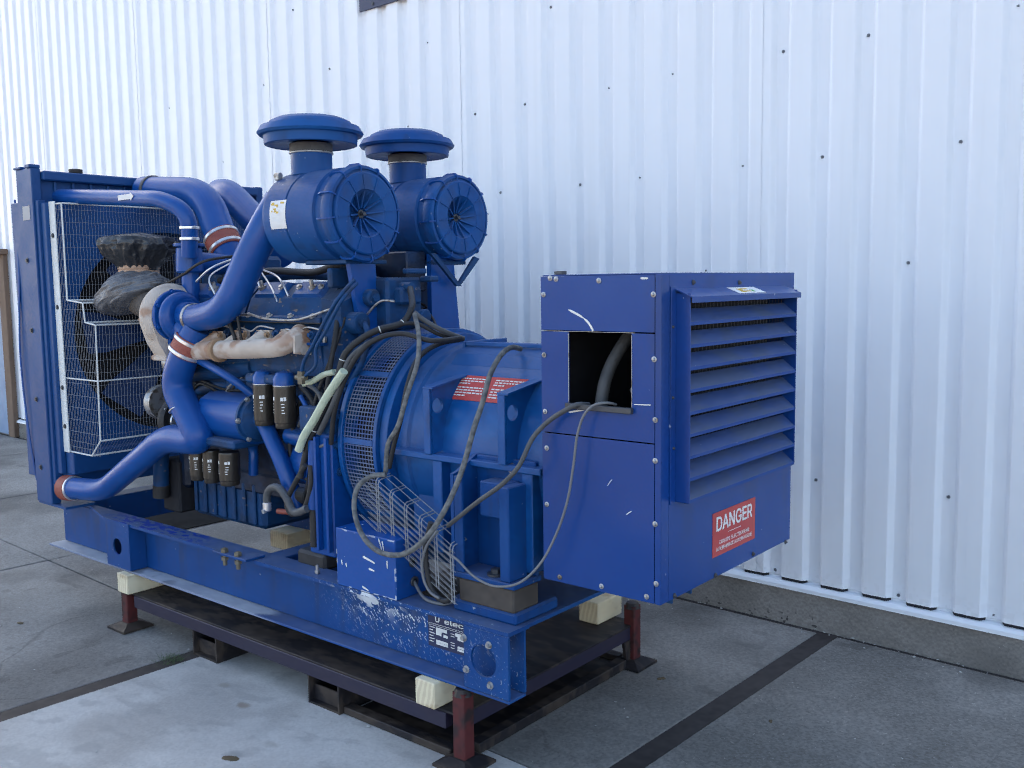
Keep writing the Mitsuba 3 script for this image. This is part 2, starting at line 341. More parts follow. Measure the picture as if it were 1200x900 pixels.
M["mount_rubber"] = prin(proc(lambda p, n, uv: mix((0.045, 0.038, 0.034), (0.085, 0.07, 0.058), fbm(p.x * 25, p.y * 25, p.z * 25))), 0.8)

WY, WA = 4.218, -0.0421
CW, SW = math.cos(WA), math.sin(WA)
def W(t, n, z): return (t * CW + n * SW, WY + t * SW - n * CW, z)
def wallmesh(m):
    """From the wall's own axes (along, out of the wall, up) to the world."""
    m = m.copy(); v = m.vertices
    m.vertices = np.c_[v[:, 0] * CW + v[:, 1] * SW, WY + v[:, 0] * SW - v[:, 1] * CW, v[:, 2]]
    m.invert()
    return m
def wt(p): return p.x * CW + (p.y - WY) * SW
def wn(p): return p.x * SW - (p.y - WY) * CW

def cladding_fn(p, n, uv):
    t = wt(p)
    base = mix((0.745, 0.765, 0.80), (0.79, 0.805, 0.835), fbm(t * 0.8, p.z * 0.5, 1))
    streak = smoothstep(0.52, 0.85, fbm(t * 24, p.z * 0.9, 4, 4)) * 0.16
    low = (1 - smoothstep(0.2, 0.75, p.z + 0.3 * noise(t * 6, p.z * 4, 0))) * 0.10
    splash = smoothstep(0.60, 0.75, noise(t * 70, p.z * 70, 2)) * (1 - smoothstep(0.20, 0.34, p.z)) * 0.10
    return mix(mix(base, (0.56, 0.56, 0.55), 0.6 * streak + low), (0.30, 0.27, 0.23), splash)
M["cladding_white"] = bumped(prin(proc(cladding_fn), 0.38, specular=0.45, clearcoat=0.2), lambda p, n, uv: fbm(wt(p) * 1.6, p.z * 0.9, 0, 2), 0.0035, 8e-3)
M["trim_white"] = prin((0.72, 0.75, 0.78), 0.4)
def concrete(lo, hi, s=1.0, pits=0.0):
    def fn(p, n, uv):
        b = mix(lo, hi, smoothstep(0.25, 0.75, fbm(p.x * 2.2 * s, p.y * 2.2 * s, p.z * 2.2 * s, 4)))
        fine = fbm(p.x * 110, p.y * 110, p.z * 110, 3) - 0.5
        b = b * (1 + 0.75 * fine)
        st = smoothstep(0.60, 0.74, fbm(p.x * 1.3 + 40, p.y * 1.3, p.z * 1.3, 5))
        b = mix(b, mi.Color3f(lo) * 0.55, 0.55 * st)
        sp = smoothstep(0.93, 0.96, noise(p.x * 130, p.y * 90, p.z * 90))
        b = mix(b, mi.Color3f(hi) * 1.7, 0.5 * sp)
        cr = (1 - smoothstep(0.0, 0.005, dr.abs(fbm(p.x * 0.8 + 11, p.y * 0.8, 0, 4) - 0.5))) * smoothstep(0.45, 0.6, noise(p.x * 0.9, p.y * 0.9, 5))
        b = mix(b, (0.03, 0.028, 0.026), 0.3 * cr * smoothstep(0.5, 0.9, n.z))
        dp = smoothstep(0.80, 0.86, noise(p.x * 11, p.y * 11, 3)) * smoothstep(0.55, 0.75, noise(p.x * 1.7, p.y * 1.7, 8))
        b = mix(b, (0.05, 0.047, 0.045), 0.28 * dp * smoothstep(0.5, 0.9, n.z))
        if pits:
            q = smoothstep(0.74, 0.80, noise(p.x * 70, p.y * 70, p.z * 70 + 9)) * smoothstep(0.30, 0.5, noise(p.x * 4, p.y * 4, p.z * 7)) * (1 - smoothstep(-1.75, -1.35, p.x))
            b = mix(b, (0.035, 0.033, 0.032), pits * q)
        return b
    return proc(fn)
rough_ground = lambda p, n, uv: fbm(p.x * 120, p.y * 120, p.z * 120, 3)
M["plinth_concrete"] = bumped(prin(concrete((0.19, 0.175, 0.158), (0.27, 0.25, 0.23), 1.5, 0.85), 0.9, specular=0.2), rough_ground, 0.002, 1e-3)
M["slab_grey"] = bumped(prin(concrete((0.155, 0.146, 0.134), (0.245, 0.230, 0.212)), rough_var(0.7, 0.95, 3), specular=0.3), rough_ground, 0.0018, 1e-3)
M["slab_mid"] = bumped(prin(concrete((0.150, 0.143, 0.134), (0.240, 0.229, 0.214)), rough_var(0.65, 0.9, 3), specular=0.3), rough_ground, 0.0015, 1e-3)
def light_slab(p, n, uv):
    b = mix((0.36, 0.345, 0.325), (0.47, 0.455, 0.43), smoothstep(0.3, 0.7, fbm(p.x * 3, p.y * 3, 0, 4)))
    b = b * (1 + 0.22 * (fbm(p.x * 120, p.y * 120, 0, 3) - 0.5))
    for x, y, r, c, a in ((-3.16, 2.12, 0.035, (0.17, 0.12, 0.08), 0.55), (-3.38, 2.19, 0.045, (0.20, 0.16, 0.12), 0.35), (-2.80, 1.99, 0.05, (0.22, 0.20, 0.16), 0.3), (-2.84, 1.86, 0.055, (0.17, 0.17, 0.17), 0.45)):
        d = dr.sqrt(dr.square(p.x - x) + dr.square((p.y - y) * 1.6)) * (0.6 + 0.8 * noise(p.x * 30, p.y * 30, 0))
        b = mix(b, c, a * (1 - smoothstep(0.3 * r, r, d)))
    st = smoothstep(0.55, 0.75, fbm(p.x * 9 - p.y * 4, p.y * 16, 5, 4))
    return mix(b, (0.25, 0.245, 0.235), 0.35 * st)
M["slab_light"] = bumped(prin(proc(light_slab), rough_var(0.6, 0.85, 3), specular=0.3), rough_ground, 0.0007, 1e-3)
M["ground_base"] = prin(concrete((0.12, 0.12, 0.12), (0.20, 0.195, 0.19), 0.3), 0.9)
M["tar"] = bumped(prin(proc(lambda p, n, uv: mix((0.026, 0.021, 0.020), (0.052, 0.043, 0.040), fbm(p.x * 30, p.y * 30, 0))), 0.75), rough_ground, 0.003, 1e-3)
M["patch_black"] = prin(proc(lambda p, n, uv: mix((0.006, 0.006, 0.007), (0.016, 0.016, 0.017), fbm(p.x * 9, p.y * 9, 0))), 0.9, specular=0.1)
M["door_brown"] = prin(proc(lambda p, n, uv: mix((0.10, 0.065, 0.045), (0.17, 0.11, 0.075), fbm(p.x * 12, p.y * 12, p.z * 2))), 0.7)
M["door_blue"] = prin(proc(lambda p, n, uv: mix((0.14, 0.22, 0.36), (0.22, 0.32, 0.46), fbm(p.x * 5, p.y * 5, p.z * 5))), 0.5)
M["dark_screw"] = prin((0.07, 0.075, 0.085), 0.45, metallic=0.5)
M["wall_screw"] = prin((0.13, 0.14, 0.16), 0.45, metallic=0.3)
M["weed_green"] = prin((0.05, 0.09, 0.03), 0.7)
M["leaf_brown"] = prin((0.09, 0.065, 0.035), 0.7)
M["chip_white"] = prin((0.42, 0.42, 0.40), 0.8)

# ================================================================ the setting: ground
put("ground", box(-300, 300, -300, 300, -0.4, -0.018), "ground_base", kind="structure")
TJ = [-1.63 - 2.078 * k for k in range(-4, 7)]          # joints square to the wall, from right to left
NJ = [0.03, 1.86, 3.93, 6.0, 8.07, 10.14]              # joints along the wall
def slab(t0, t1, n0, n1, dz):
    m = box(t0, t1, n0, n1, -0.017, dz, 0.004)
    return wallmesh(m)
WIDE = {0: 0, 1: 0}
for a in range(len(TJ) - 1):
    t1, t0 = TJ[a], TJ[a + 1]
    gl = 0.05 if a in (3, 4, 5) else 0.006
    g1 = 0.048 if a in (4, 5) else 0.006
    g0 = 0.048 if a + 1 in (4, 5) else 0.006
    for b in range(len(NJ) - 1):
        n0, n1 = NJ[b] + 0.005, NJ[b + 1] - 0.005
        mat = "slab_grey" if a <= 3 else "slab_mid"
        if b == 0 and a == 4: mat = "slab_grey"
        if b >= 1 and a == 4: mat = "slab_light"
        put("ground__slab", slab(t0 + g0, t1 - g1, n0, n1, 0.002 * rng.standard_normal() * 0.5), mat)
for k in (4, 5):
    put("ground__tar_strip", wallmesh(box(TJ[k] - 0.0465, TJ[k] + 0.0465, 0.03, 9.0, -0.0175, -0.003, 0.001)), "tar", label="wide dark tar joint between concrete slabs")
put("ground__gutter", wallmesh(box(-14, 6, 0.0, 0.032, -0.0175, -0.006)), "tar", label="dark dirt filled joint along the wall foot")
put("ground__dark_patch", wallmesh(box(-6.52, -5.80, 0.25, 1.25, 0.003, 0.0055)), "patch_black", label="black rectangle of ground beyond the radiator")  # thin near-black rectangle laid on the slabs
# grit and chips along the wall foot and scattered on the slabs
ms = []
for i in range(300):
    if i < 170: t, n = rng.uniform(-5, 1.0), abs(rng.normal(0.02, 0.03)) + 0.004
    else: t, n = rng.uniform(-6.5, 0.2), rng.uniform(0.05, 3.2)
    s = rng.uniform(0.002, 0.006) * (1.0 if i % 9 else 1.7)
    m = trimesh.creation.icosahedron(); m.apply_scale((s, s * rng.uniform(0.5, 1), s * 0.4)); m.apply_transform(trimesh.transformations.rotation_matrix(rng.uniform(0, 6), (0, 0, 1)))
    m.apply_translation(W(t, n, 0.003)); ms.append(m)
put("grit", cat_(*ms), "chip_white", kind="stuff", label="pale grit and paint flakes scattered over the concrete", cat="grit")
ms = []
for i in range(70):
    o = np.array((-3.804, 2.192, -0.000)) + np.array([rng.normal(0, 0.035), rng.normal(0, 0.03), 0])
    e = o + np.array([rng.normal(0, 0.03), rng.normal(0, 0.03), rng.uniform(0.008, 0.03)])
    ms.append(hull([o + (0.002, 0, 0), o - (0.002, 0, 0), o + (0, 0.002, 0), e]))
put("weed", cat_(*ms), "weed_green", label="small green weed growing in the tar joint before the stand", cat="weed")
for (q, s, r) in (((-2.824, 1.835, 0.000), 0.035, 0.4), ((-1.982, 3.352, 0.000), 0.02, 1.0), ((-1.458, 3.263, 0.000), 0.016, 2.0), ((-4.845, 1.993, 0.000), 0.02, 0.3)):
    m = trimesh.creation.icosphere(subdivisions=2); m.apply_scale((s, s * 0.45, 0.005)); m.vertices += 0.004 * (meshkit.noise(m.vertices * 90)[:, None] - 0.5)
    m.apply_transform(trimesh.transformations.rotation_matrix(r, (0, 0, 1))); m.apply_translation(q)
    k = put("dry_leaf", m, "leaf_brown")
for k, l in (("dry_leaf", "brown dry leaf on the pale slab before the stand"), ("dry_leaf_001", "small dark leaf nearest the tar joint on the right slab"), ("dry_leaf_002", "small dark scrap on the slab at the right, farther from the wall"), ("dry_leaf_003", "dark scrap on the grey slab at the left")):
    tag(k, l, "leaf")

# ================================================================ the warehouse wall
PER, PH = 0.1988, 0.058
labels["warehouse"] = {"label": "white warehouse wall of ribbed metal cladding on a low concrete plinth", "category": "building"}
H1 = 8.0
def profile(k0, k1):
    pts = []
    for k in range(k0, k1):
        c = PH + PER * k                        # centre of a valley
        pts += [(c - 0.050, -0.012), (c - 0.046, -0.0145), (c - 0.030, -0.0385), (c - 0.026, -0.041), (c + 0.026, -0.041), (c + 0.030, -0.0385), (c + 0.046, -0.0145), (c + 0.050, -0.012)]
    return pts
def sheet(k0, k1, off):
    P = np.array([(PH + PER * (k0 - 0.5) - 0.012, -0.012)] + profile(k0, k1) + [(PH + PER * (k1 - 0.5) + 0.012, -0.012)])
    P[:, 1] += off
    n = len(P); V = []; zz = [0.216, H1]
    for z in zz: V += [(t, u, z) for t, u in P]
    for z in zz: V += [(t, u - 0.0012, z) for t, u in P]
    F = []
    def strip(a, b, flip):
        for i in range(n - 1):
            q = [(a + i, a + i + 1, b + i + 1), (a + i, b + i + 1, b + i)]
            F.extend([f[::-1] for f in q] if flip else q)
    strip(0, n, False); strip(2 * n, 3 * n, True); strip(0, 2 * n, True); strip(n, 3 * n, False)
    m = trimesh.Trimesh(V, F, process=False)
    m = wallmesh(m)
    return m
for s in range(-16, 4):
    put("warehouse__cladding_sheet", sheet(s * 5, s * 5 + 5, 0.0028 * (s % 2)), "cladding_white")
put("warehouse__plinth", wallmesh(box(-16.2, 4.2, -0.2, 0.0, -0.3, 0.172)), "plinth_concrete", label="low grey concrete plinth, pitted, under the cladding")
put("warehouse__base_trim", wallmesh(prism([(-0.055, 0.225), (-0.0465, 0.225), (-0.0455, 0.204), (-0.006, 0.200), (0.018, 0.188), (0.020, 0.171), (0.017, 0.171), (0.014, 0.183), (-0.055, 0.194)], "x", -16.2, 4.2)), "trim_white", label="folded white drip flashing below the ribbed sheets")
put("warehouse__inner_wall", wallmesh(box(-16.2, 4.2, -0.25, -0.06, 0.17, H1 - 0.02)), "dark_core")
put("warehouse__roof", wallmesh(box(-16.3, 4.3, -14, 0.05, H1, H1 + 0.25)), "trim_white")
put("warehouse__side_wall", wallmesh(box(4.0, 4.2, -14, -0.26, 0.0, H1 - 0.01)), "cladding_white")
put("warehouse__side_wall", wallmesh(box(-16.2, -16.0, -14, -0.26, 0.0, H1 - 0.01)), "cladding_white")
put("warehouse__back_wall", wallmesh(box(-15.9, 3.9, -14, -13.8, 0.0, H1 - 0.01)), "cladding_white")
for k in range(-80, 19):
    c = PH + PER * (k + 0.5)
    put("warehouse__rib_gap_shade", wallmesh(prism([(c - 0.052, -0.0135), (c + 0.052, -0.0135), (c + 0.066, -0.042), (c - 0.066, -0.042)], "z", 0.2035, 0.226)), "dark_core")  # added dark strips stand in for shade in the gaps under the ribs
SC = [(-17, 3.17), (-22, 3.15), (-18, 2.67), (-20, 2.665), (-15, 2.676), (-13, 2.688), (-10, 2.70), (-19, 2.185), (-16, 2.185), (-14, 2.19), (-11, 2.197), (-9, 2.202), (-12, 1.70), (-8, 2.702), (-6, 2.206), (-5, 2.709),
      (-9, 0.708), (-6, 0.71), (-7, 0.233), (-5, 0.233), (-10, 0.235), (-7, 1.714), (-22, 1.694), (-27, 3.144), (-23, 2.661), (-29, 3.616), (-34, 2.64), (-3, 2.2), (-12, 3.17), (-7, 3.17), (-25, 2.2), (-31, 3.15), (-38, 3.16), (-4, 0.71), (-2, 0.235), (-12, 0.235)]
for k, z in SC:
    c = W(PH + PER * k, -0.041, z); d = np.array([SW, -CW, 0])
    put("warehouse__screw", cat_(cyl(np.array(c), np.array(c) + d * 0.002, 0.0078, 14), cyl(np.array(c) + d * 0.002, np.array(c) + d * 0.007, 0.0050, 6)), "wall_screw")
# door far down the wall: only its edge is in the picture
dt = -11.10
put("warehouse__door", wallmesh(box(dt - 1.15, dt - 0.155, -0.004, 0.04, 0.02, 1.98, 0.004)), "door_blue", label="pale blue door leaf far down the wall")
put("warehouse__door__frame", wallmesh(cat_(box(dt - 0.15, dt + 0.02, -0.004, 0.05, 0.0, 2.04, 0.006), box(dt - 1.35, dt - 1.155, -0.004, 0.11, 0.0, 2.04, 0.006), box(dt - 1.36, dt + 0.05, -0.004, 0.13, 2.04, 2.10, 0.006))), "door_brown", label="rusty brown door frame")
put("wall_sign", cat_(wallmesh(box(-4.92, -3.72, -0.006, 0.004, 3.44, 4.10, 0.002))), "navy_plate", label="dark navy sign board on the white wall, cut off by the picture's top edge", cat="sign")
put("wall_sign__screw", bolt(W(-4.78, 0.004, 3.468), (SW, -CW, 0), 0.008, 0.004), "dark_screw")

# ================================================================ the steel stand under the set
labels["steel_stand"] = {"label": "dark rusty steel stand with fork pockets under the blue generator", "category": "stand"}
S0, S1, SY0, SY1, SZ = -4.345, -2.155, 2.293, 3.448, 0.180
put("steel_stand__deck", box(S0, S1, SY0 + 0.003, SY1 - 0.003, SZ - 0.008, SZ, 0.002), "stand_steel")
for y0, y1 in ((SY0, SY0 + 0.05), (SY1 - 0.05, SY1)):
    put("steel_stand__side_beam", box(S0 + 0.06, S1 - 0.06, y0, y1, SZ - 0.066, SZ - 0.0085, 0.003), "stand_blue")
for x0, x1 in ((S0 + 0.004, S0 + 0.055), (S1 - 0.055, S1 - 0.004)):
    put("steel_stand__end_beam", box(x0, x1, SY0 + 0.055, SY1 - 0.055, SZ - 0.066, SZ - 0.0085, 0.003), "stand_blue")
for xa, xb in ((-3.79, -3.605), (-2.972, -2.785)):
    put("steel_stand__fork_pocket", cat_(box(xa, xa + 0.008, SY0 + 0.004, SY1 - 0.004, 0.0, SZ - 0.067), box(xb - 0.008, xb, SY0 + 0.004, SY1 - 0.004, 0.0, SZ - 0.067), box(xa + 0.0085, xb - 0.0085, SY0 + 0.006, SY1 - 0.006, 0.0, 0.008), box(xa + 0.0085, xb - 0.0085, SY0 + 0.03, SY0 + 0.036, 0.009, 0.072)), "stand_steel")
put("steel_stand__ground_rail", box(-2.78, -2.215, SY0 + 0.02, SY0 + 0.07, 0.001, 0.03, 0.003), "stand_steel")
put("steel_stand__ground_rail", box(-2.78, -2.215, SY1 - 0.07, SY1 - 0.02, 0.001, 0.03, 0.003), "stand_steel")
put("steel_stand__shade_plate", box(-2.76, -2.21, SY0 + 0.09, SY1 - 0.09, 0.002, 0.010), "stand_steel")  # added dark plate stands in for the deep shadow on the ground here
put("steel_stand__cross_rail", box(-2.20, -2.15, SY0 + 0.10, SY1 - 0.10, 0.001, 0.04, 0.003), "stand_steel")
for (px, py, h) in ((-4.352, 2.305, 0.190), (-2.150, 2.315, 0.262), (-2.165, 3.415, 0.262), (-4.352, 3.435, 0.262)):
    k = put("steel_stand__post", prism(Polygon([(px - 0.021, py - 0.021), (px + 0.021, py - 0.021), (px + 0.021, py + 0.021), (px - 0.021, py + 0.021)]).buffer(0.006, join_style=1), "z", 0.012, h), "stand_red", smooth=30)
    put(k + "__cap", cyl((px, py, h - 0.012), (px, py, h + 0.012), 0.036, 8, 0.026), "stand_steel")
    put(k + "__foot", hull([(px + sx * 0.078, py + sy * 0.078, z) for sx in (-1, 1) for sy in (-1, 1) for z in (0.0, 0.010)] + [(px + sx * 0.034, py + sy * 0.034, 0.030) for sx in (-1, 1) for sy in (-1, 1)]), "stand_steel")
put("steel_stand__brace", hull([(-2.172, 3.39, 0.115), (-2.158, 3.39, 0.115), (-2.172, 3.34, 0.115), (-2.158, 3.34, 0.115), (-2.172, 3.36, 0.03), (-2.158, 3.36, 0.03), (-2.172, 3.39, 0.03), (-2.158, 3.39, 0.03)]), "stand_steel")

# timber blocks between stand and skid
def timber(key, x0, x1, y0, y1, z0, z1, label):
    put(key, box(x0, x1, y0, y1, z0, z1, 0.004), "wood_end", label=label, cat="timber block")
FZ0, FZ1 = 0.277, 0.519
timber("timber_block", -4.386, -4.290, 2.268, 2.62, SZ + 0.001, FZ0 - 0.001, "pale timber block under the skid rail at the radiator end")
timber("timber_block_001", -2.340, -2.246, 2.272, 2.56, SZ + 0.001, FZ0 - 0.001, "pale timber block under the skid rail at the front corner, by the nameplate")
timber("timber_block_002", -2.366, -2.266, 3.30, 3.49, SZ + 0.001, FZ0 - 0.001, "timber block below the louvred box at the far right corner of the stand")
timber("timber_block_003", -4.46, -4.30, 3.22, 3.45, SZ + 0.001, FZ0 - 0.001, "shaded tan timber block beyond the engine, on the far side of the stand")

# ================================================================ generator set
labels["generator_set"] = {"label": "large blue diesel generator set on a steel skid before the white wall", "category": "generator"}
G = "generator_set__"
# ---- skid
XL, XR = -5.164, -1.932
def rail(y0, y1, inward, XR=-1.932):
    t = 0.010
    w0, w1 = (y1 - t, y1) if inward > 0 else (y0, y0 + t)
    return box(XL + 0.02, XR, w0, w1, FZ0 + 0.014, FZ1 - 0.014)
k = put(G + "skid_rail", rail(2.302, 2.392, 1), "frame_paint", label="near side channel of the skid, scraped and scratched white by the nameplate")
put(k + "__top_flange", prism([(-4.86, 2.388), (XL + 0.02, 2.388), (XL + 0.02, 2.412), (XR, 2.412), (XR, 2.302), (-4.55, 2.302)], "z", FZ1 - 0.0138, FZ1), "frame_paint")
put(k + "__bottom_flange", box(XL, XR, 2.302, 2.392, FZ0, FZ0 + 0.0095, 0.002), "flange_paint", label="bottom flange coated in pale dust")
# end plate with a lifting hole
def holed(x0, x1, z0, z1, cx, cz, r):
    return Polygon([(x0, z0), (x1, z0), (x1, z1), (x0, z1)]).difference(Point(cx, cz).buffer(r, 24))
hc = (-2.040, 2.302, 0.402)
put(k + "__end_plate", prism(holed(-2.127, XR, FZ0 + 0.0142, FZ1 - 0.0142, hc[0], hc[2], 0.056), "y", 2.299, 2.309), "frame_paint", label="end plate with a round lifting hole")
for q in ((-2.125, 2.300, 0.462), (-2.014, 2.300, 0.462), (-2.116, 2.300, 0.354), (-2.010, 2.300, 0.325)):
    put(k + "__bolt", bolt(q, (0, -1, 0), 0.0085, 0.010), "steel")
hl = (-4.415, 2.298, 0.395)
put(k + "__lifting_plate", prism(holed(-4.520, -4.300, FZ0 + 0.0142, FZ1 + 0.002, hl[0], hl[2], 0.040), "y", 2.294, 2.3015), "frame_paint", label="plate with a round hole near the radiator end")
put(k + "__stiffener", box(-4.518, -4.508, 2.3025, 2.380, FZ0 + 0.0142, FZ1 - 0.0142), "frame_paint")
put(k + "__stiffener", box(-4.312, -4.301, 2.3025, 2.380, FZ0 + 0.0142, FZ1 - 0.0142), "frame_paint")
bx0 = (-3.547, 2.300, 0.499)[0]; bx1 = (-3.307, 2.300, 0.508)[0]
put(k + "__bracket", box(bx0, bx1, 2.262, 2.36, FZ1 + 0.0005, FZ1 + 0.011, 0.002), "frame_paint")
for f in (0.28, 0.68):
    x = bx0 + (bx1 - bx0) * f
    put(k + "__bracket_bolt", cat_(cyl((x, 2.279, FZ1 - 0.045), (x, 2.279, FZ1 + 0.030), 0.009, 12), cyl((x, 2.279, FZ1 + 0.012), (x, 2.279, FZ1 + 0.026), 0.017, 6), cyl((x, 2.279, FZ1 - 0.022), (x, 2.279, FZ1 - 0.008), 0.016, 6)), "brass")
q = (-2.948, 2.345, 0.520)
put(k + "__stud", cat_(cyl((q[0], 2.345, FZ1), (q[0], 2.345, FZ1 + 0.035), 0.006, 10), cyl((q[0], 2.345, FZ1 + 0.004), (q[0], 2.345, FZ1 + 0.014), 0.011, 6)), "steel")
k2 = put(G + "skid_rail", rail(3.348, 3.438, -1, -2.40), "frame_paint", label="far side channel of the skid, in shade")
put(k2 + "__top_flange", box(XL + 0.02, -2.40, 3.33, 3.438, FZ1 - 0.0138, FZ1), "frame_paint")
put(k2 + "__bottom_flange", box(XL, -2.40, 3.348, 3.438, FZ0, FZ0 + 0.0135), "frame_paint")
put(G + "skid_end_plate", box(-2.30, -1.938, 2.4125, 3.329, FZ1 - 0.016, FZ1 - 0.001, 0.002), "frame_paint", label="flat plate joining the skid rails under the cabinet")
for x0, x1, z0 in ((-2.34, -2.305, 0.40), (-3.35, -3.25, 0.36), (-5.10, -4.98, 0.36)):
    put(G + "skid_cross_member", box(x0, x1, 2.413, 3.329, z0, FZ1 - 0.002, 0.003), "frame_paint")

# nameplate on the near rail (white print on navy)
p0 = np.array((-2.376, 2.380, 0.479)); yP = 2.3815
nx0, nx1, nz0, nz1 = -2.376, -2.196, 0.352, 0.477
k3 = put(k + "__nameplate", box(nx0, nx1, yP, yP + 0.0015, nz0, nz1), "navy_plate", label="navy rating plate with white lettering and boxes")
wdt, hgt = nx1 - nx0, nz1 - nz0
def np_at(u, v): return (nx0 + wdt * u, yP - 0.0002, nz0 + hgt * v)
def np_box(u0, u1, v0, v1): return box(nx0 + wdt * u0, nx0 + wdt * u1, yP - 0.0012, yP - 0.0001, nz0 + hgt * v0, nz0 + hgt * v1)
NM = [text("U", 0.026, np_at(0.20, 0.765), (1, 0, 0), (0, 0, 1), 0.0008, True), text("elec", 0.0175, np_at(0.45, 0.775), (1, 0, 0), (0, 0, 1), 0.0008, True, 0.092)]
NM += [np_box(0.22, 0.52, 0.50, 0.60), np_box(0.22, 0.37, 0.38, 0.50), np_box(0.42, 0.54, 0.36, 0.44), np_box(0.74, 0.99, 0.50, 0.60), np_box(0.80, 0.99, 0.40, 0.50), np_box(0.22, 0.54, 0.17, 0.235), np_box(0.22, 0.54, 0.10, 0.16), np_box(0.80, 1.0, 0.17, 0.23), np_box(0.80, 1.0, 0.09, 0.155)]
NM += [np_box(0.02, 0.98, 0.685, 0.695), np_box(0.02, 0.98, 0.635, 0.645)]
for i in range(6): NM.append(np_box(0.04, 0.04 + 0.10 + 0.05 * (i % 2), 0.14 + 0.085 * i, 0.165 + 0.085 * i))
for v in (0.53, 0.46, 0.27, 0.20, 0.12): NM.append(np_box(0.62, 0.72, v, v + 0.02))
put(k + "__nameplate_print", cat_(*NM), "white_print")

# ---- radiator
R = G + "radiator"
ZT = 2.262
put(R, box(-5.155, -4.985, 2.251, 2.30, 0.533, ZT, 0.004), "radiator_paint", label="tall radiator at the left end with ribbed top tank and corner post")
put(R + "__post", box(-4.9835, -4.955, 2.262, 2.302, 0.60, 2.10, 0.003), "radiator_paint")
put(R + "__post_lug", box(-5.165, -5.085, 2.243, 2.30, ZT + 0.0005, ZT + 0.012, 0.003), "radiator_paint")
put(R + "__post_lug", box(-5.035, -4.985, 2.243, 2.30, ZT + 0.0005, ZT + 0.018, 0.003), "radiator_paint")
put(R + "__far_post", box(-5.155, -4.985, 3.6005, 3.65, 0.533, ZT - 0.005, 0.004), "radiator_paint")
put(R + "__top_beam", box(-5.06, -4.962, 2.3025, 3.60, 2.203, 2.250, 0.006), "radiator_paint")
put(R + "__top_tank", box(-5.15, -5.010, 2.303, 3.598, 1.86, 2.2025), "radiator_paint", label="recessed top tank face with upright ribs")
for i in range(13):
    y = 2.37 + 0.095 * i
    put(R + "__tank_rib", box(-5.0095, -4.992, y, y + 0.014, 1.90, 2.2024, 0.003), "radiator_paint")
put(R + "__filler_cap", lathe([(0, 0.018), (0.006, 0.018), (0.006, 0.033), (0.022, 0.035), (0.026, 0.03), (0.026, 0)], (-5.02, 2.50, 2.250), (0, 0, 1), 24), "black_rubber", smooth=40)
put(R + "__core", box(-5.10, -5.02, 2.303, 3.598, 0.62, 1.8595), "dark_core")
# shroud plate with the fan opening
SH = Polygon([(2.3035, 0.700), (3.597, 0.700), (3.597, 2.085), (2.3035, 2.085)]).difference(Point(2.93, 1.41).buffer(0.545, 40))
put(R + "__shroud", prism(SH, "x", -4.99, -4.905), "radiator_paint", label="blue fan shroud behind the wire guard")
put(R + "__side_plate", box(-4.9545, -4.908, 2.275, 2.3030, 0.70, 2.085, 0.003), "radiator_paint")
put(R + "__bottom_tank", box(-4.99, -4.86, 2.3035, 3.597, 0.62, 0.6995, 0.004), "radiator_paint")
put(R + "__bottom_sill", box(-4.90, -4.825, 2.300, 3.58, 0.700, 0.815, 0.004), "radiator_paint")
put(R + "__base_plate", box(-5.16, -4.86, 2.262, 2.42, FZ1 + 0.0005, FZ1 + 0.013), "radiator_paint")
for z in (0.66, 1.02, 1.38, 1.74):
    put(R + "__bolt", bolt((-5.085, 2.2505, z + 0.06), (0, -1, 0), 0.009, 0.006), "dark_screw")
put(R + "__grey_label", box(-5.10, -5.02, 2.2492, 2.2505, 2.005, 2.075), "mesh_grey", label="faded grey square label on the corner post")
put(R + "__front_cowl", box(-5.262, -5.165, 2.262, 3.60, 0.66, 2.10, 0.004), "radiator_paint")
put(R + "__front_cowl_cable", tube([(-5.25, 2.28, 2.12), (-5.215, 2.262, 1.75), (-5.24, 2.25, 1.3), (-5.20, 2.25, 0.9), (-5.17, 2.262, 0.64)], 0.005, 8), "pipe_paint")
# fan
F_ = R + "__fan_blade"
fc = np.array([-4.885, 2.93, 1.41])
for i in range(7):
    a0 = 2 * np.pi * i / 7 + 0.42
    P = []
    for rr, wd in ((0.12, 0.22), (0.28, 0.27), (0.42, 0.29), (0.515, 0.25)):
        for s in (-1, 1):
            a = a0 + s * wd * (0.85 if rr > 0.2 else 1.2)
            P.append(fc + np.array([s * 0.045, rr * math.cos(a), rr * math.sin(a)]))
    V = []
    for d in (0.004, -0.004): V += [p + np.array([d, 0, 0]) for p in P]
    Fc = []
    for q in range(3):
        b = 2 * q
        Fc += [(b, b + 1, b + 3), (b, b + 3, b + 2), (8 + b, 8 + b + 3, 8 + b + 1), (8 + b, 8 + b + 2, 8 + b + 3)]
        Fc += [(b, b + 2, 8 + b + 2), (b, 8 + b + 2, 8 + b), (b + 1, 8 + b + 3, b + 3), (b + 1, 8 + b + 1, 8 + b + 3)]
    put(F_, trimesh.Trimesh(V, Fc, process=False), "fan_blue")
put(R + "__fan_hub", cyl(fc - (0.05, 0, 0), fc + (0.12, 0, 0), 0.15, 32, c=0.01), "engine_paint", smooth=40)
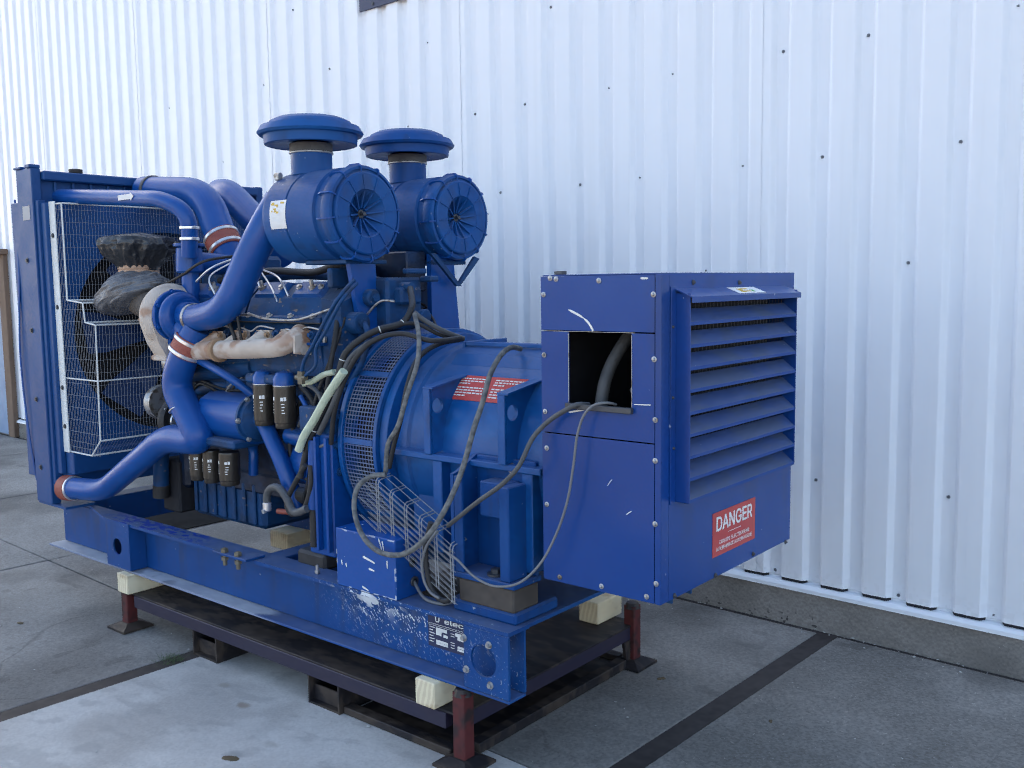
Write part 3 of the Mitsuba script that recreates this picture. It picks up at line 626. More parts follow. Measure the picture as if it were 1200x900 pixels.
# wire fan guard: a stepped cage of white rods
GD = G + "fan_guard"
YG0, YG1 = 2.305, 3.57
xa, xb, xc = -4.795, -4.70, -4.575       # how far each step stands off
zs = [0.825, 1.50, 1.595, 2.085]
xs0 = -4.905
put(GD, box(xs0 - 0.003, xs0 + 0.0005 + 0.055, 2.2935, 2.3015, 0.815, 2.090, 0.002), "galvanized_white", label="white wire guard caged over the radiator fan, with a flat white mounting strip")
rod = lambda P, r=0.0042: cat_(*[wire(P[i], P[i + 1], r, 6) for i in range(len(P) - 1)])
gp = [(-4.794, 2.305, 2.077), (-4.794, 2.305, 1.595), (-4.638, 2.305, 1.582), (-4.624, 2.305, 1.486), (-4.523, 2.305, 1.475), (-4.541, 2.305, 0.903), (-4.636, 2.305, 0.820)]
E = [(xs0 + 0.05, YG0, gp[0][2])] + gp + [(xs0 + 0.05, YG0, gp[6][2])]
zs = [gp[6][2], gp[4][2], gp[2][2], gp[0][2]]; xa, xb, xc = gp[1][0], gp[3][0], gp[5][0]
put(GD + "__rim", rod(E), "galvanized_white")
put(GD + "__rim", rod([(p[0], YG1, p[2]) for p in E]), "galvanized_white")
put(GD + "__cross_rod", rod([(xs0 + 0.05, YG0, 1.20), (xc + 0.01, YG0, 1.20), (xc + 0.01, YG1, 1.20)], 0.004), "galvanized_white")
for j, p in enumerate(E[1:8]):
    put(GD + "__cross_rod", rod([p, (p[0], YG1, p[2])], 0.0045), "galvanized_white")
ms = []
prof = E[1:8]
y = YG0 + 0.018
while y < YG1:
    for i in range(len(prof) - 1): ms.append(wire((prof[i][0], y, prof[i][2]), (prof[i + 1][0], y, prof[i + 1][2]), 0.00055, 3))
    y += 0.0165
def xg(z):
    return float(np.interp(z, [p[2] for p in gp[::-1]], [p[0] for p in gp[::-1]]))
z = 0.93
while z < 2.07:
    ms.append(wire((xg(z), YG0, z), (xg(z), YG1, z), 0.00055, 3)); ms.append(wire((xs0 + 0.05, YG0, z), (xg(z), YG0, z), 0.00055, 3))
    z += 0.062
for xx in np.arange(xs0 + 0.06, xc, 0.0165):
    top = gp[0][2] if xx < gp[0][0] else (gp[2][2] if xx < gp[2][0] else gp[4][2])
    ms.append(wire((xx, YG0, zs[0]), (xx, YG0, top), 0.00055, 3))
for zz in np.linspace(0.85, 0.88, 2): ms.append(wire((xs0 + 0.05, YG0, zz), (-4.60, YG0, zz), 0.00055, 3))
put(GD + "__mesh_wires", cat_(*ms), "mesh_grey", kind="stuff")
for z in (1.92, 1.56, 1.15, 0.95):
    put(GD + "__bolt", bolt((-4.878, 2.2932, z), (0, -1, 0), 0.008, 0.005), "dark_screw")

# ---- pipes between radiator and engine
def clamp(key, p, d, r, w=0.016, m="bright_clamp"):
    put(key, ring(p, d, r - 0.004, r + 0.004, w, 30), m, smooth=40)
pa = [(-5.080, 2.400, 2.135), (-4.737, 2.400, 2.108), (-4.030, 2.400, 2.053), (-3.878, 2.440, 1.981), (-3.927, 2.460, 1.793)]
C1 = G + "coolant_pipe"
put(C1, pipe([pa[0], pa[2], pa[3], pa[4]], 0.037, 0.10), "pipe_paint", smooth=50, label="slim blue coolant pipe along the top of the radiator guard")
put(C1 + "__hose", ring(np.array(pa[0]) * 0.9 + np.array(pa[1]) * 0.1, np.array(pa[1]) - pa[0], 0.03, 0.045, 0.06), "cable_grey", smooth=40)
clamp(C1 + "__clamp", (-3.900, 2.450, 1.918), (0, 0.01, 1), 0.040, 0.014); clamp(C1 + "__clamp", (-3.904, 2.450, 1.869), (0, 0.01, 1), 0.040, 0.014)
lp = np.array((-4.284, 2.355, 2.075))
put(C1 + "__arrow_label", cat_(hull([lp + (-0.06, 0.0038, -0.012), lp + (0.05, 0.0038, -0.012), lp + (-0.06, 0.0038, 0.012), lp + (0.05, 0.0038, 0.012), lp + (-0.06, 0.007, 0), lp + (0.05, 0.007, 0)]), hull([lp + (0.05, 0.004, -0.02), lp + (0.05, 0.004, 0.02), lp + (0.08, 0.004, 0), lp + (0.05, 0.007, 0), lp + (0.06, 0.007, 0)])), "paper", label="small white arrow sticker on the pipe")
th = np.array((-3.991, 2.500, 1.788))
put(G + "thermostat_housing", cat_(cyl(th + (0, 0, -0.07), th + (0, 0, 0.05), 0.062, 24, 0.058, 0.008), cyl(th + (0, 0, 0.05), th + (0, 0, 0.065), 0.07, 24, c=0.003), cyl(th + (0, 0, -0.20), th + (0, 0, -0.07), 0.04, 20), cyl(th + (-0.02, 0.02, -0.02), th + (-0.02, 0.35, -0.04), 0.05, 20)), "pipe_paint", smooth=40)
for a in range(6):
    put(G + "thermostat_housing__bolt", bolt(th + np.array([0.058 * math.cos(a * 1.05 + .3), 0.058 * math.sin(a * 1.05 + .3), 0.065]), (0, 0, 1), 0.007, 0.006), "dark_screw")
C2 = G + "charge_air_pipe"
pb = [(-4.920, 2.830, 2.178), (-4.396, 2.860, 2.134), (-4.161, 2.800, 1.872), (-4.069, 2.800, 1.752)]
put(C2, pipe(pb, 0.078, 0.16, 32), "pipe_paint", smooth=50, label="thick blue air pipe bending down with a red hose joint")
d = np.array(pb[3]) - pb[2]; c = np.array(pb[2]) + d * 0.05
put(C2 + "__hose", ring(c, d, 0.07, 0.086, 0.10), "red_hose", smooth=40, label="red silicone hose joint")
clamp(C2 + "__clamp", c - d / np.linalg.norm(d) * 0.034, d, 0.0875, 0.017); clamp(C2 + "__clamp", c + d / np.linalg.norm(d) * 0.034, d, 0.0875, 0.017)
q0 = np.array((-4.800, 2.820, 2.169)); 
clamp(C2 + "__clamp", np.array(pb[0]) * 0.85 + np.array(pb[1]) * 0.15, np.array(pb[1]) - pb[0], 0.081, 0.02, "cable_grey")
pc = [(-4.920, 3.303, 2.198), (-4.714, 3.220, 2.179), (-4.273, 3.140, 1.938), (-4.096, 3.100, 1.806)]
put(C2, pipe(pc, 0.078, 0.20, 32), "pipe_paint", smooth=50, label="thick blue air pipe curving down behind the nearer air filter")
put(G + "air_crossover", cat_(box(-4.2, -3.95, 2.68, 3.0, 1.62, 1.80, 0.02), cyl((-4.067, 2.800, 1.768), (-4.08, 2.84, 1.72), 0.08, 28)), "engine_paint", smooth=35)
C3 = G + "intake_elbow"
pd = [(-3.289, 2.500, 2.003), (-3.378, 2.420, 1.812), (-3.506, 2.370, 1.558), (-3.729, 2.380, 1.515), (-3.924, 2.400, 1.520)]
put(C3, sweep(fillet(pd, 0.11, 0.012), np.interp(np.linspace(0, 1, len(fillet(pd, 0.11, 0.012))), [0, 0.15, 0.5, 0.85, 1], [0.070, 0.068, 0.066, 0.060, 0.058]), 32), "pipe_paint", smooth=50, label="bright blue intake elbow from air filter down to the turbocharger")
d = np.array(pd[4]) - pd[3]
clamp(C3 + "__clamp", np.array(pd[3]) + d * 0.35, d, 0.060, 0.018, "steel")
C4 = G + "charge_air_pipe"
pe = [(-3.791, 2.400, 1.472), (-3.862, 2.360, 1.335), (-3.936, 2.360, 1.208), (-3.817, 2.360, 1.069), (-3.744, 2.360, 0.975), (-4.038, 2.360, 0.959), (-4.585, 2.330, 0.644), (-4.928, 2.295, 0.624)]
fp = fillet(pe[:5] + pe[5:], 0.10, 0.012)
ln = np.r_[0, np.cumsum(np.linalg.norm(np.diff(fp, axis=0), axis=1))]
put(C4, sweep(fp, np.interp(ln / ln[-1], [0, 0.40, 0.60, 1], [0.066, 0.066, 0.056, 0.055]), 32), "pipe_paint", smooth=50, label="fat blue pipe falling from the turbocharger in an S bend and slanting to the radiator foot")
d = np.array(pe[1]) - pe[0]; c = np.array(pe[0]) + d * 0.62
put(C4 + "__hose", ring(c, d, 0.06, 0.073, 0.085), "red_hose", smooth=40, label="red hose joint below the turbocharger")
clamp(C4 + "__clamp", c - d / np.linalg.norm(d) * 0.03, d, 0.0745, 0.016); clamp(C4 + "__clamp", c + d / np.linalg.norm(d) * 0.03, d, 0.0745, 0.016)
clamp(C4 + "__strap", (-3.868, 2.360, 1.111), (-0.45, 0, 0.9), 0.066, 0.006)
d = np.array(pe[7]) - pe[6]
put(C4 + "__hose", ring(np.array(pe[7]) - d * 0.13, d, 0.05, 0.066, 0.07), "red_hose", smooth=40, label="red hose joint at the foot of the radiator")
clamp(C4 + "__clamp", np.array(pe[7]) - d * 0.24, d, 0.060, 0.014)
put(R + "__outlet", cyl((-5.02, 2.34, pe[7][2]), np.array(pe[7]) + (0.0, 0, 0), 0.055, 24), "radiator_paint", smooth=40)
put(G + "drain_pipe", cat_(tube([(-4.319, 2.500, 0.893), (-4.342, 2.500, 0.658)], 0.038, 20)), "engine_paint", smooth=40)
put(G + "drain_pipe__end", cyl((-4.340, 2.500, 0.676), (-4.346, 2.500, 0.614), 0.040, 20), "black_rubber", smooth=40)

# ---- engine
EN = G + "engine"
CYv = 2.87
half = [(2.60, 0.80), (2.58, 1.08), (2.50, 1.24), (2.50, 1.30), (2.70, 1.44), (2.80, 1.30)]
poly = half + [(2 * CYv - y, z) for y, z in half[::-1]]
put(EN, prism(poly, "x", -4.20, -3.06), "engine_shade", label="blue diesel engine, dusty and oily, its block darkened as painted shade, with two cylinder banks")
# oil pan
pan = hull([(x, CYv + s * (0.245 if z > 0.6 else 0.22), z) for x in (-4.17, -3.10) for s in (-1, 1) for z in (0.80, 0.565)])
put(EN + "__oil_pan", box(-4.22, -3.64, 2.60, 3.14, 0.53, 0.80, 0.02), "engine_paint")
put(EN + "__oil_pan_shallow", box(-4.18, -3.08, 2.59, 3.15, 0.70, 0.80, 0.01), "engine_shade")
for i in range(7):
    x = -4.19 + 0.080 * i
    put(EN + "__pan_rib", box(x, x + 0.022, 2.586, 2.5995, 0.55, 0.74, 0.005), "engine_paint")
put(EN + "__front_cover", box(-4.28, -4.201, 2.56, 3.18, 0.66, 1.48, 0.02), "engine_shade")
put(EN + "__front_foot", box(-4.40, -4.245, 2.54, 2.68, 0.535, 0.80, 0.01), "dark_core")
for (yy, zz, rr, w) in ((2.87, 0.86, 0.15, 0.09), (2.52, 1.09, 0.085, 0.05), (2.60, 1.28, 0.06, 0.05)):
    put(EN + "__pulley", lathe([(0, 0), (0, rr), (w * 0.3, rr), (w * 0.5, rr * 0.88), (w * 0.7, rr), (w, rr), (w, rr * 0.8), (w * 0.7, rr * 0.7), (w * 0.7, rr * 0.3), (w * 1.1, rr * 0.25), (w * 1.1, 0)], (-4.30, yy, zz), (-1, 0, 0), 30), "steel", smooth=35)
q = np.array((-4.141, 2.460, 1.023))
put(EN + "__belt_wheel", cat_(lathe([(0, 0.03), (0, 0.095), (0.02, 0.10), (0.04, 0.095), (0.04, 0.03)], q, (1, 0.25, 0), 30)), "black_rubber", smooth=35)
put(EN + "__belt_wheel_hub", cat_(cyl(q + (0.03, 0, 0), q + (0.06, 0, 0), 0.045, 20, c=0.004), cyl(q + (0.02, -0.05, 0.05), q + (0.05, -0.05, 0.05), 0.02, 8)), "bright_clamp", smooth=35)
# heads and rocker covers: the near bank in three, as the far one
for s in (-1, 1):
    yy = lambda y: CYv + s * (CYv - y)
    for i in range(1):
        x0, x1 = -4.10, -3.02
        P = [(yy(2.475), 1.285), (yy(2.455), 1.43), (yy(2.50), 1.50), (yy(2.75), 1.50), (yy(2.76), 1.40), (yy(2.62), 1.29)]
        put(EN + "__cylinder_head", prism(P, "x", x0, x1), "engine_shade" if s > 0 else "engine_paint")
    for i in range(2):
        x0 = -4.10 + i * 0.545; x1 = x0 + 0.53
        P = [(yy(2.462), 1.501), (yy(2.462), 1.522), (yy(2.49), 1.530), (yy(2.52), 1.60), (yy(2.58), 1.655), (yy(2.70), 1.665), (yy(2.73), 1.60), (yy(2.75), 1.53), (yy(2.76), 1.501)]
        put(EN + "__rocker_cover", prism(Polygon(P), "x", x0, x1), "engine_paint")
        if s < 0:
            for xx in np.linspace(x0 + 0.05, x1 - 0.05, 4):
                put(EN + "__cover_bolt", bolt((xx, 2.470, 1.526), (0, -0.5, 1), 0.0095, 0.010), "steel")
put(EN + "__cover_gasket", box(-4.10, -3.02, 2.458, 2.50, 1.4985, 1.5035, 0.0005), "black_rubber")
for i in range(4):
    x = -4.06 + 0.262 * i
    put(EN + "__cover_cap", hull([(xx, y, z) for xx in (x, x + 0.20) for y, z in ((2.522, 1.602), (2.58, 1.662), (2.60, 1.660), (2.53, 1.590))] + [(xx, y, z) for xx in (x + 0.02, x + 0.18) for y, z in ((2.515, 1.618), (2.568, 1.668))]), "blue_paint")
    for xx in (x + 0.03, x + 0.17):
        put(EN + "__cap_bolt", bolt((xx, 2.541, 1.645), (0, -0.7, 0.7), 0.009, 0.009), "steel")
for x, y, z, r, l in ((-2.93, 2.56, 1.50, 0.045, 0.05), (-2.93, 2.62, 1.60, 0.035, 0.06), (-2.93, 2.55, 1.40, 0.03, 0.05)):
    put(EN + "__end_boss", cat_(cyl((x - 0.02, y, z), (x + l, y, z), r, 22, c=0.006), cyl((x + l, y, z), (x + l + 0.012, y, z), r * 0.5, 6)), "engine_paint", smooth=35)
put(EN + "__end_pipe", tube([(-2.87, 2.56, 1.50), (-2.83, 2.54, 1.46), (-2.84, 2.52, 1.36), (-2.90, 2.50, 1.26)], 0.012, 10), "engine_paint", smooth=True)
put(EN + "__valley_cover", box(-4.02, -3.06, 2.775, 2.965, 1.40, 1.62, 0.02), "engine_paint")
put(EN + "__end_cover", hull([(-3.02, 2.47, 1.30), (-3.02, 2.47, 1.60), (-3.02, 2.70, 1.69), (-2.93, 2.50, 1.32), (-2.94, 2.50, 1.58), (-2.94, 2.70, 1.66), (-2.93, 2.72, 1.30), (-3.02, 2.74, 1.30)]), "engine_paint")
for xx in (-3.86, -3.50, -3.16):
    put(EN + "__injector", cat_(cyl((xx, 2.560, 1.60), (xx, 2.540, 1.650), 0.018, 8), cyl((xx, 2.54, 1.648), (xx, 2.533, 1.675), 0.009, 8)), "steel", smooth=30)
put(EN + "__injector_pipe", tube([(-3.356, 2.520, 1.555), (-3.387, 2.520, 1.616), (-3.743, 2.700, 1.736)], 0.0045, 8), "bright_clamp", smooth=True)
put(EN + "__injector_pipe", tube([(-3.294, 2.520, 1.609), (-3.337, 2.520, 1.670), (-3.724, 2.700, 1.732)], 0.0045, 8), "bright_clamp", smooth=True)
put(EN + "__injector_pipe", tube([(-3.830, 2.520, 1.618), (-3.871, 2.520, 1.688), (-3.949, 2.700, 1.769)], 0.0045, 8), "bright_clamp", smooth=True)
put(EN + "__injector_pipe", tube([(-3.501, 2.550, 1.598), (-3.540, 2.550, 1.665), (-3.797, 2.700, 1.722)], 0.0045, 8), "bright_clamp", smooth=True)
put(EN + "__fuel_line", tube([(-3.524, 2.440, 1.530), (-3.438, 2.440, 1.531), (-3.391, 2.440, 1.521), (-3.241, 2.440, 1.512), (-3.118, 2.440, 1.518), (-2.962, 2.470, 1.559)], 0.0052, 8), "steel", smooth=True)
put(EN + "__fuel_line", tube([(-4.124, 2.460, 1.672), (-3.991, 2.460, 1.709), (-3.806, 2.460, 1.767), (-3.781, 2.600, 1.791)], 0.0065, 8), "black_rubber", smooth=True)
put(EN + "__fuel_line", tube([(-3.882, 2.460, 1.677), (-3.755, 2.460, 1.736), (-3.762, 2.600, 1.783)], 0.005, 8), "bright_clamp", smooth=True)
put(EN + "__fuel_line", tube([(-3.074, 2.400, 1.302), (-3.055, 2.400, 1.350), (-2.999, 2.400, 1.413), (-2.899, 2.400, 1.535), (-2.816, 2.400, 1.617), (-2.855, 2.500, 1.671)], 0.0075, 10), "engine_paint", smooth=True)
put(EN + "__fuel_line", tube([(-3.048, 2.400, 1.296), (-2.982, 2.400, 1.340), (-2.978, 2.400, 1.401), (-2.913, 2.400, 1.476), (-2.807, 2.400, 1.600), (-2.840, 2.500, 1.658)], 0.007, 10), "engine_paint", smooth=True)
# exhaust manifold with ports
MF = EN + "__exhaust_manifold"
mp = [(-3.844, 2.385, 1.365), (-3.644, 2.385, 1.379), (-3.347, 2.385, 1.393), (-3.152, 2.385, 1.416), (-3.120, 2.430, 1.449), (-3.160, 2.470, 1.457)]
put(MF, sweep(spline(mp, 0.015), 0.040, 22), "manifold_white", smooth=60, label="heat bleached white exhaust manifold with rust patches")
for pxa in (273, 301, 331):
    pass
for q in [(-3.705, 2.450, 1.434), (-3.526, 2.450, 1.442), (-3.368, 2.450, 1.446), (-3.201, 2.450, 1.453)]:
    put(EN + "__exhaust_port", cat_(hull([np.array(q) + (sx * 0.045, dy, sz * 0.022) for sx in (-1, 1) for dy in (-0.012, 0.004) for sz in (-1, 1)]), cyl(np.array(q) + (0, 0, 0), np.array(q) + (-0.035, -0.065, -0.05), 0.030, 16)), "manifold_white", smooth=35)
    put(EN + "__port_bolt", bolt(np.array(q) + (-0.032, -0.012, 0.004), (0, -1, 0), 0.009, 0.012), "rusty_joint")
    put(EN + "__port_bolt", bolt(np.array(q) + (0.032, -0.012, 0.004), (0, -1, 0), 0.009, 0.012), "rusty_joint")
put(EN + "__manifold_joint", ring((-3.611, 2.385, 1.380), (1, 0, -0.03), 0.03, 0.053, 0.022), "rusty_joint", smooth=40)
q = np.array((-3.089, 2.430, 1.422))
put(EN + "__manifold_flange", hull([q + (dx, dy, dz) for dx in (-0.006, 0.008) for dy, dz in ((-0.05, 0.03), (0.03, 0.05), (0.03, -0.05), (-0.05, -0.04))]), "manifold_white")
put(EN + "__heat_shield", hull([np.array(p) + (0, dy, 0) for p in [(-3.470, 2.470, 1.328), (-3.177, 2.470, 1.354), (-3.191, 2.470, 1.312), (-3.323, 2.470, 1.291)] for dy in (0, 0.05)]), "engine_paint")
put(EN + "__head_ledge", box(-3.93, -3.00, 2.438, 2.52, 1.412, 1.424, 0.002), "blue_paint")
for i in range(8):
    x = -3.86 + 0.115 * i
    put(EN + "__head_boss", cat_(cyl((x, 2.462, 1.452), (x, 2.440, 1.455), 0.017, 14), cyl((x, 2.440, 1.455), (x, 2.426, 1.456), 0.009, 6)), "engine_paint")
    put(EN + "__head_stud", cat_(cyl((x + 0.05, 2.468, 1.425), (x + 0.05, 2.468, 1.448), 0.009, 6)), "steel")
for i in range(3):
    x = -3.80 + 0.31 * i
    put(EN + "__drip_line", tube([(x - 0.06, 2.44, 1.47), (x, 2.425, 1.475), (x + 0.05, 2.43, 1.462), (x + 0.11, 2.43, 1.485), (x + 0.20, 2.44, 1.475)], 0.0042, 8), "steel", smooth=True)
put(EN + "__lead", tube([(-3.553, 2.400, 1.521), (-3.544, 2.400, 1.484), (-3.521, 2.400, 1.448), (-3.511, 2.400, 1.419)], 0.008, 8), "black_rubber", smooth=True)
put(EN + "__lead", tube([(-3.500, 2.400, 1.565), (-3.486, 2.400, 1.507), (-3.468, 2.400, 1.428)], 0.006, 8), "black_rubber", smooth=True)
put(EN + "__lifting_eye", cat_(box(-3.02, -2.99, 2.50, 2.60, 1.64, 1.72, 0.006)), "engine_paint")
put(EN + "__breather", cat_(cyl((-3.10, 2.70, 1.66), (-3.10, 2.70, 1.73), 0.05, 24, c=0.008), cyl((-3.10, 2.70, 1.73), (-3.02, 2.66, 1.745), 0.02, 14)), "engine_paint", smooth=40)
put(EN + "__valley_hose", tube([(-4.0, 2.66, 1.68), (-3.7, 2.72, 1.72), (-3.4, 2.74, 1.71), (-3.15, 2.70, 1.74), (-2.98, 2.66, 1.70)], 0.016, 12), "black_rubber", smooth=True)
put(EN + "__valley_hose", tube([(-4.05, 2.78, 1.66), (-3.7, 2.80, 1.70), (-3.3, 2.82, 1.69), (-3.0, 2.78, 1.66)], 0.022, 12), "engine_paint", smooth=True)
put(EN + "__side_plate", box(-3.46, -3.12, 2.53, 2.579, 0.98, 1.17, 0.006), "engine_shade")
for x, z in ((-3.44, 1.0), (-3.44, 1.15), (-3.14, 1.0), (-3.14, 1.15), (-3.29, 1.15)):
    put(EN + "__plate_bolt", bolt((x, 2.529, z), (0, -1, 0), 0.009, 0.009), "steel")
put(EN + "__dipstick_tube", tube([(-3.595, 2.520, 0.812), (-3.587, 2.520, 0.914), (-3.643, 2.550, 1.002)], 0.022, 14), "pipe_paint", smooth=50)
put(EN + "__side_hose", tube([(-3.159, 2.460, 1.243), (-3.086, 2.460, 1.185), (-3.065, 2.460, 1.082), (-3.100, 2.460, 0.937), (-3.140, 2.460, 0.807)], 0.011, 10), "black_rubber", smooth=50)
put(EN + "__side_hose", tube([(-3.111, 2.440, 1.262), (-3.017, 2.440, 1.219), (-2.990, 2.440, 1.125), (-3.017, 2.440, 1.019)], 0.009, 10), "cable_grey", smooth=50)
put(EN + "__side_hose", tube([(-3.136, 2.440, 1.205), (-3.095, 2.440, 1.151), (-3.098, 2.440, 1.011), (-3.139, 2.440, 0.865)], 0.010, 10), "pipe_paint", smooth=50)
put(EN + "__solenoid", cat_(cyl((-3.30, 2.47, 0.78), (-3.14, 2.47, 0.78), 0.034, 20, c=0.006)), "black_rubber", smooth=40)
for q in [(-4.015, 2.500, 1.190), (-3.837, 2.500, 1.145), (-3.678, 2.500, 1.141), (-3.523, 2.500, 1.166)]:
    put(EN + "__rail_union", cat_(cyl(np.array(q) + (-0.012, 0, 0), np.array(q) + (0.012, 0, 0), 0.017, 6), cyl(np.array(q), np.array(q) + (0, -0.03, 0.012), 0.009, 8)), "steel")
put(EN + "__rail_hose", tube([(-4.037, 2.490, 1.085), (-3.910, 2.490, 1.078), (-3.757, 2.490, 1.113), (-3.609, 2.490, 1.093), (-3.513, 2.490, 1.115)], 0.008, 8), "black_rubber", smooth=True)
put(EN + "__block_ledge", box(-3.98, -3.10, 2.49, 2.58, 1.236, 1.246, 0.002), "engine_paint")
# long water pipe, strut
put(EN + "__water_pipe", tube([(-4.097, 2.500, 1.243), (-3.841, 2.500, 1.271), (-3.514, 2.500, 1.302)], 0.042, 20), "engine_paint", smooth=50)
put(EN + "__strut", tube([(-3.816, 2.400, 1.334), (-3.561, 2.400, 1.259), (-3.484, 2.460, 1.184)], 0.018, 14), "pipe_paint", smooth=50)
put(EN + "__rail_pipe", tube([(-4.051, 2.530, 1.161), (-3.810, 2.530, 1.200), (-3.380, 2.530, 1.195)], 0.026, 16), "engine_paint", smooth=50)
put(EN + "__rail_hose", tube([(-3.978, 2.500, 1.120), (-4.018, 2.500, 1.158), (-3.957, 2.500, 1.202), (-3.875, 2.500, 1.191), (-3.768, 2.500, 1.166), (-3.686, 2.500, 1.202), (-3.630, 2.500, 1.266)], 0.0065, 8), "black_rubber", smooth=True)
put(EN + "__rail_hose", tube([(-3.769, 2.500, 1.150), (-3.712, 2.500, 1.208), (-3.604, 2.500, 1.260), (-3.588, 2.500, 1.306)], 0.006, 8), "steel", smooth=True)
put(EN + "__rail_hose", tube([(-3.942, 2.500, 1.219), (-3.766, 2.500, 1.189), (-3.571, 2.500, 1.193), (-3.400, 2.500, 1.189)], 0.006, 8), "black_rubber", smooth=True)
put(EN + "__sensor", cat_(cyl((-3.847, 2.470, 1.132), np.array((-3.847, 2.470, 1.132)) + (0.01, -0.05, 0), 0.016, 6), cyl(np.array((-3.847, 2.470, 1.132)) + (0.01, -0.05, 0), np.array((-3.847, 2.470, 1.132)) + (0.015, -0.075, 0), 0.011, 12)), "steel")
for a in (-3.75, -3.60, -3.45, -3.30):
    put(EN + "__camshaft_cover", box(a, a + 0.10, 2.50, 2.58, 1.19, 1.235, 0.008), "engine_paint")
# oil cooler
oc0 = (-3.839, 2.400, 0.913); 
put(EN + "__oil_cooler", hull([(x, y, z) for x in (-3.80, -3.475) for y, z in ((2.42, 1.00), (2.385, 1.03), (2.375, 1.10), (2.40, 1.155), (2.45, 1.18), (2.58, 1.18), (2.58, 0.96), (2.43, 0.975))]), "pipe_paint", smooth=45)
q = np.array((-3.475, 2.46, 1.085))
put(EN + "__oil_cooler_flange", lathe([(0, 0), (0, 0.105), (0.014, 0.105), (0.014, 0.094), (0.03, 0.09), (0.05, 0.05), (0.085, 0.042), (0.085, 0)], q, (1, 0, 0), 32), "engine_paint", smooth=35)
for a in range(6):
    put(EN + "__flange_bolt", bolt(q + np.array([0.014, 0.098 * math.cos(a * 1.047), 0.098 * math.sin(a * 1.047)]), (1, 0, 0), 0.008, 0.008), "steel")
put(EN + "__oil_pipe", pipe([q + (0.07, 0, 0), (-3.397, 2.440, 1.085), (-3.278, 2.440, 0.921), (-3.201, 2.460, 0.723)], 0.034, 0.06, 20), "pipe_paint", smooth=50, label="blue oil pipe slanting down to the right")
put(EN + "__starter_motor", cat_(cyl((-3.31, 2.56, 0.90), (-3.05, 2.56, 0.90), 0.095, 30, c=0.012), cyl((-3.30, 2.50, 1.02), (-3.14, 2.50, 1.02), 0.04, 20, c=0.008), cyl((-3.35, 2.56, 0.90), (-3.31, 2.56, 0.90), 0.06, 20)), "pipe_paint", smooth=35)
put(EN + "__filter_head", box(-3.83, -3.50, 2.36, 2.50, 0.955, 0.990, 0.008), "engine_paint")
put(EN + "__filter_head", box(-3.46, -3.17, 2.40, 2.52, 1.245, 1.285, 0.01), "engine_paint")
def can(key, p, r, h, lab=None):
    p = np.asarray(p, float)
    kk = put(key, lathe([(0, 0), (0, r * 0.86), (0.006, r * 0.93), (0.02, r * 0.93), (0.024, r), (h - 0.008, r), (h, r * 0.95), (h, 0)], p, (0, 0, 1), 30), "black_can", smooth=35, label=lab)
    put(kk + "__print" if kk.count("__") < 2 else kk + "_print", cat_(*[hull([(p[0] + (r + 0.0007) * math.cos(a), p[1] + (r + 0.0007) * math.sin(a), zz) for a in (a0, a0 + w * 0.5, a0 + w) for zz in (p[2] + z0, p[2] + z1)]) for a0, w, z0, z1 in CANP(h)]), "white_print")
def CANP(h):
    out = []
    for c0 in (-2.25, -1.05, -3.3):
        out += [(c0, 0.26, 0.66 * h, 0.74 * h), (c0 + 0.30, 0.22, 0.66 * h, 0.75 * h)]
        for i in range(4):
            w = 0.20 + 0.16 * rng.random(); out.append((c0 + 0.1 * rng.random(), w, h * (0.36 + 0.07 * i), h * (0.385 + 0.07 * i)))
    return out
for q, r in (((-3.875, 2.420, 0.772), 0.038), ((-3.766, 2.420, 0.773), 0.038), ((-3.627, 2.420, 0.779), 0.046)):
    can(G + "oil_filter", (q[0], 2.42, q[2]), r, 0.148)
for q, r in (((-3.358, 2.420, 1.069), 0.042), ((-3.213, 2.420, 1.070), 0.046)):
    can(G + "fuel_filter", (q[0], 2.42, q[2]), r, 0.175)
    put(EN + "__filter_cap", lathe([(0, r * 0.98), (0.028, r * 0.98), (0.05, r * 0.7), (0.06, 0)], (q[0], 2.42, q[2] + 0.178), (0, 0, 1), 28), "pipe_paint", smooth=40)
    put(EN + "__filter_ring", ring((q[0], 2.42, q[2] + 0.1755), (0, 0, 1), r * 0.8, r * 1.02, 0.005), "bright_clamp", smooth=40)
q = np.array((-3.075, 2.400, 1.291))
put(EN + "__brass_fitting", cat_(cyl(q + (0, 0, -0.03), q + (0, 0, 0.02), 0.016, 6), cyl(q + (-0.03, 0, -0.005), q + (0.03, 0, -0.005), 0.011, 8)), "brass")
for P, r, mm in (([(-3.003, 2.550, 1.591), (-2.936, 2.460, 1.432), (-2.962, 2.440, 1.263), (-2.990, 2.430, 1.092), (-2.975, 2.420, 0.940)], 0.010, "black_rubber"), ([(-2.940, 2.520, 1.524), (-2.960, 2.460, 1.364), (-3.040, 2.450, 1.217), (-3.089, 2.440, 1.082), (-3.185, 2.460, 1.000)], 0.008, "black_rubber"), ([(-3.189, 2.480, 1.176), (-3.241, 2.480, 1.064), (-3.270, 2.480, 0.952), (-3.207, 2.480, 0.864), (-3.097, 2.480, 0.842)], 0.009, "black_rubber"), ([(-2.969, 2.460, 1.193), (-2.999, 2.440, 1.152), (-3.062, 2.440, 1.161), (-3.119, 2.440, 1.129), (-3.155, 2.440, 1.076)], 0.007, "cable_grey"), ([(-3.126, 2.500, 1.354), (-3.099, 2.500, 1.250), (-3.038, 2.500, 1.184), (-3.034, 2.500, 1.062)], 0.013, "engine_shade"), ([(-3.453, 2.500, 1.118), (-3.422, 2.500, 1.027), (-3.353, 2.500, 0.993), (-3.264, 2.500, 1.016)], 0.011, "engine_shade"), ([(-2.936, 2.400, 1.032), (-2.989, 2.400, 1.013), (-3.042, 2.400, 1.022), (-3.097, 2.400, 0.996)], 0.006, "cable_thin")):
    put(EN + "__service_hose", tube(P, r, 10), mm, smooth=True)
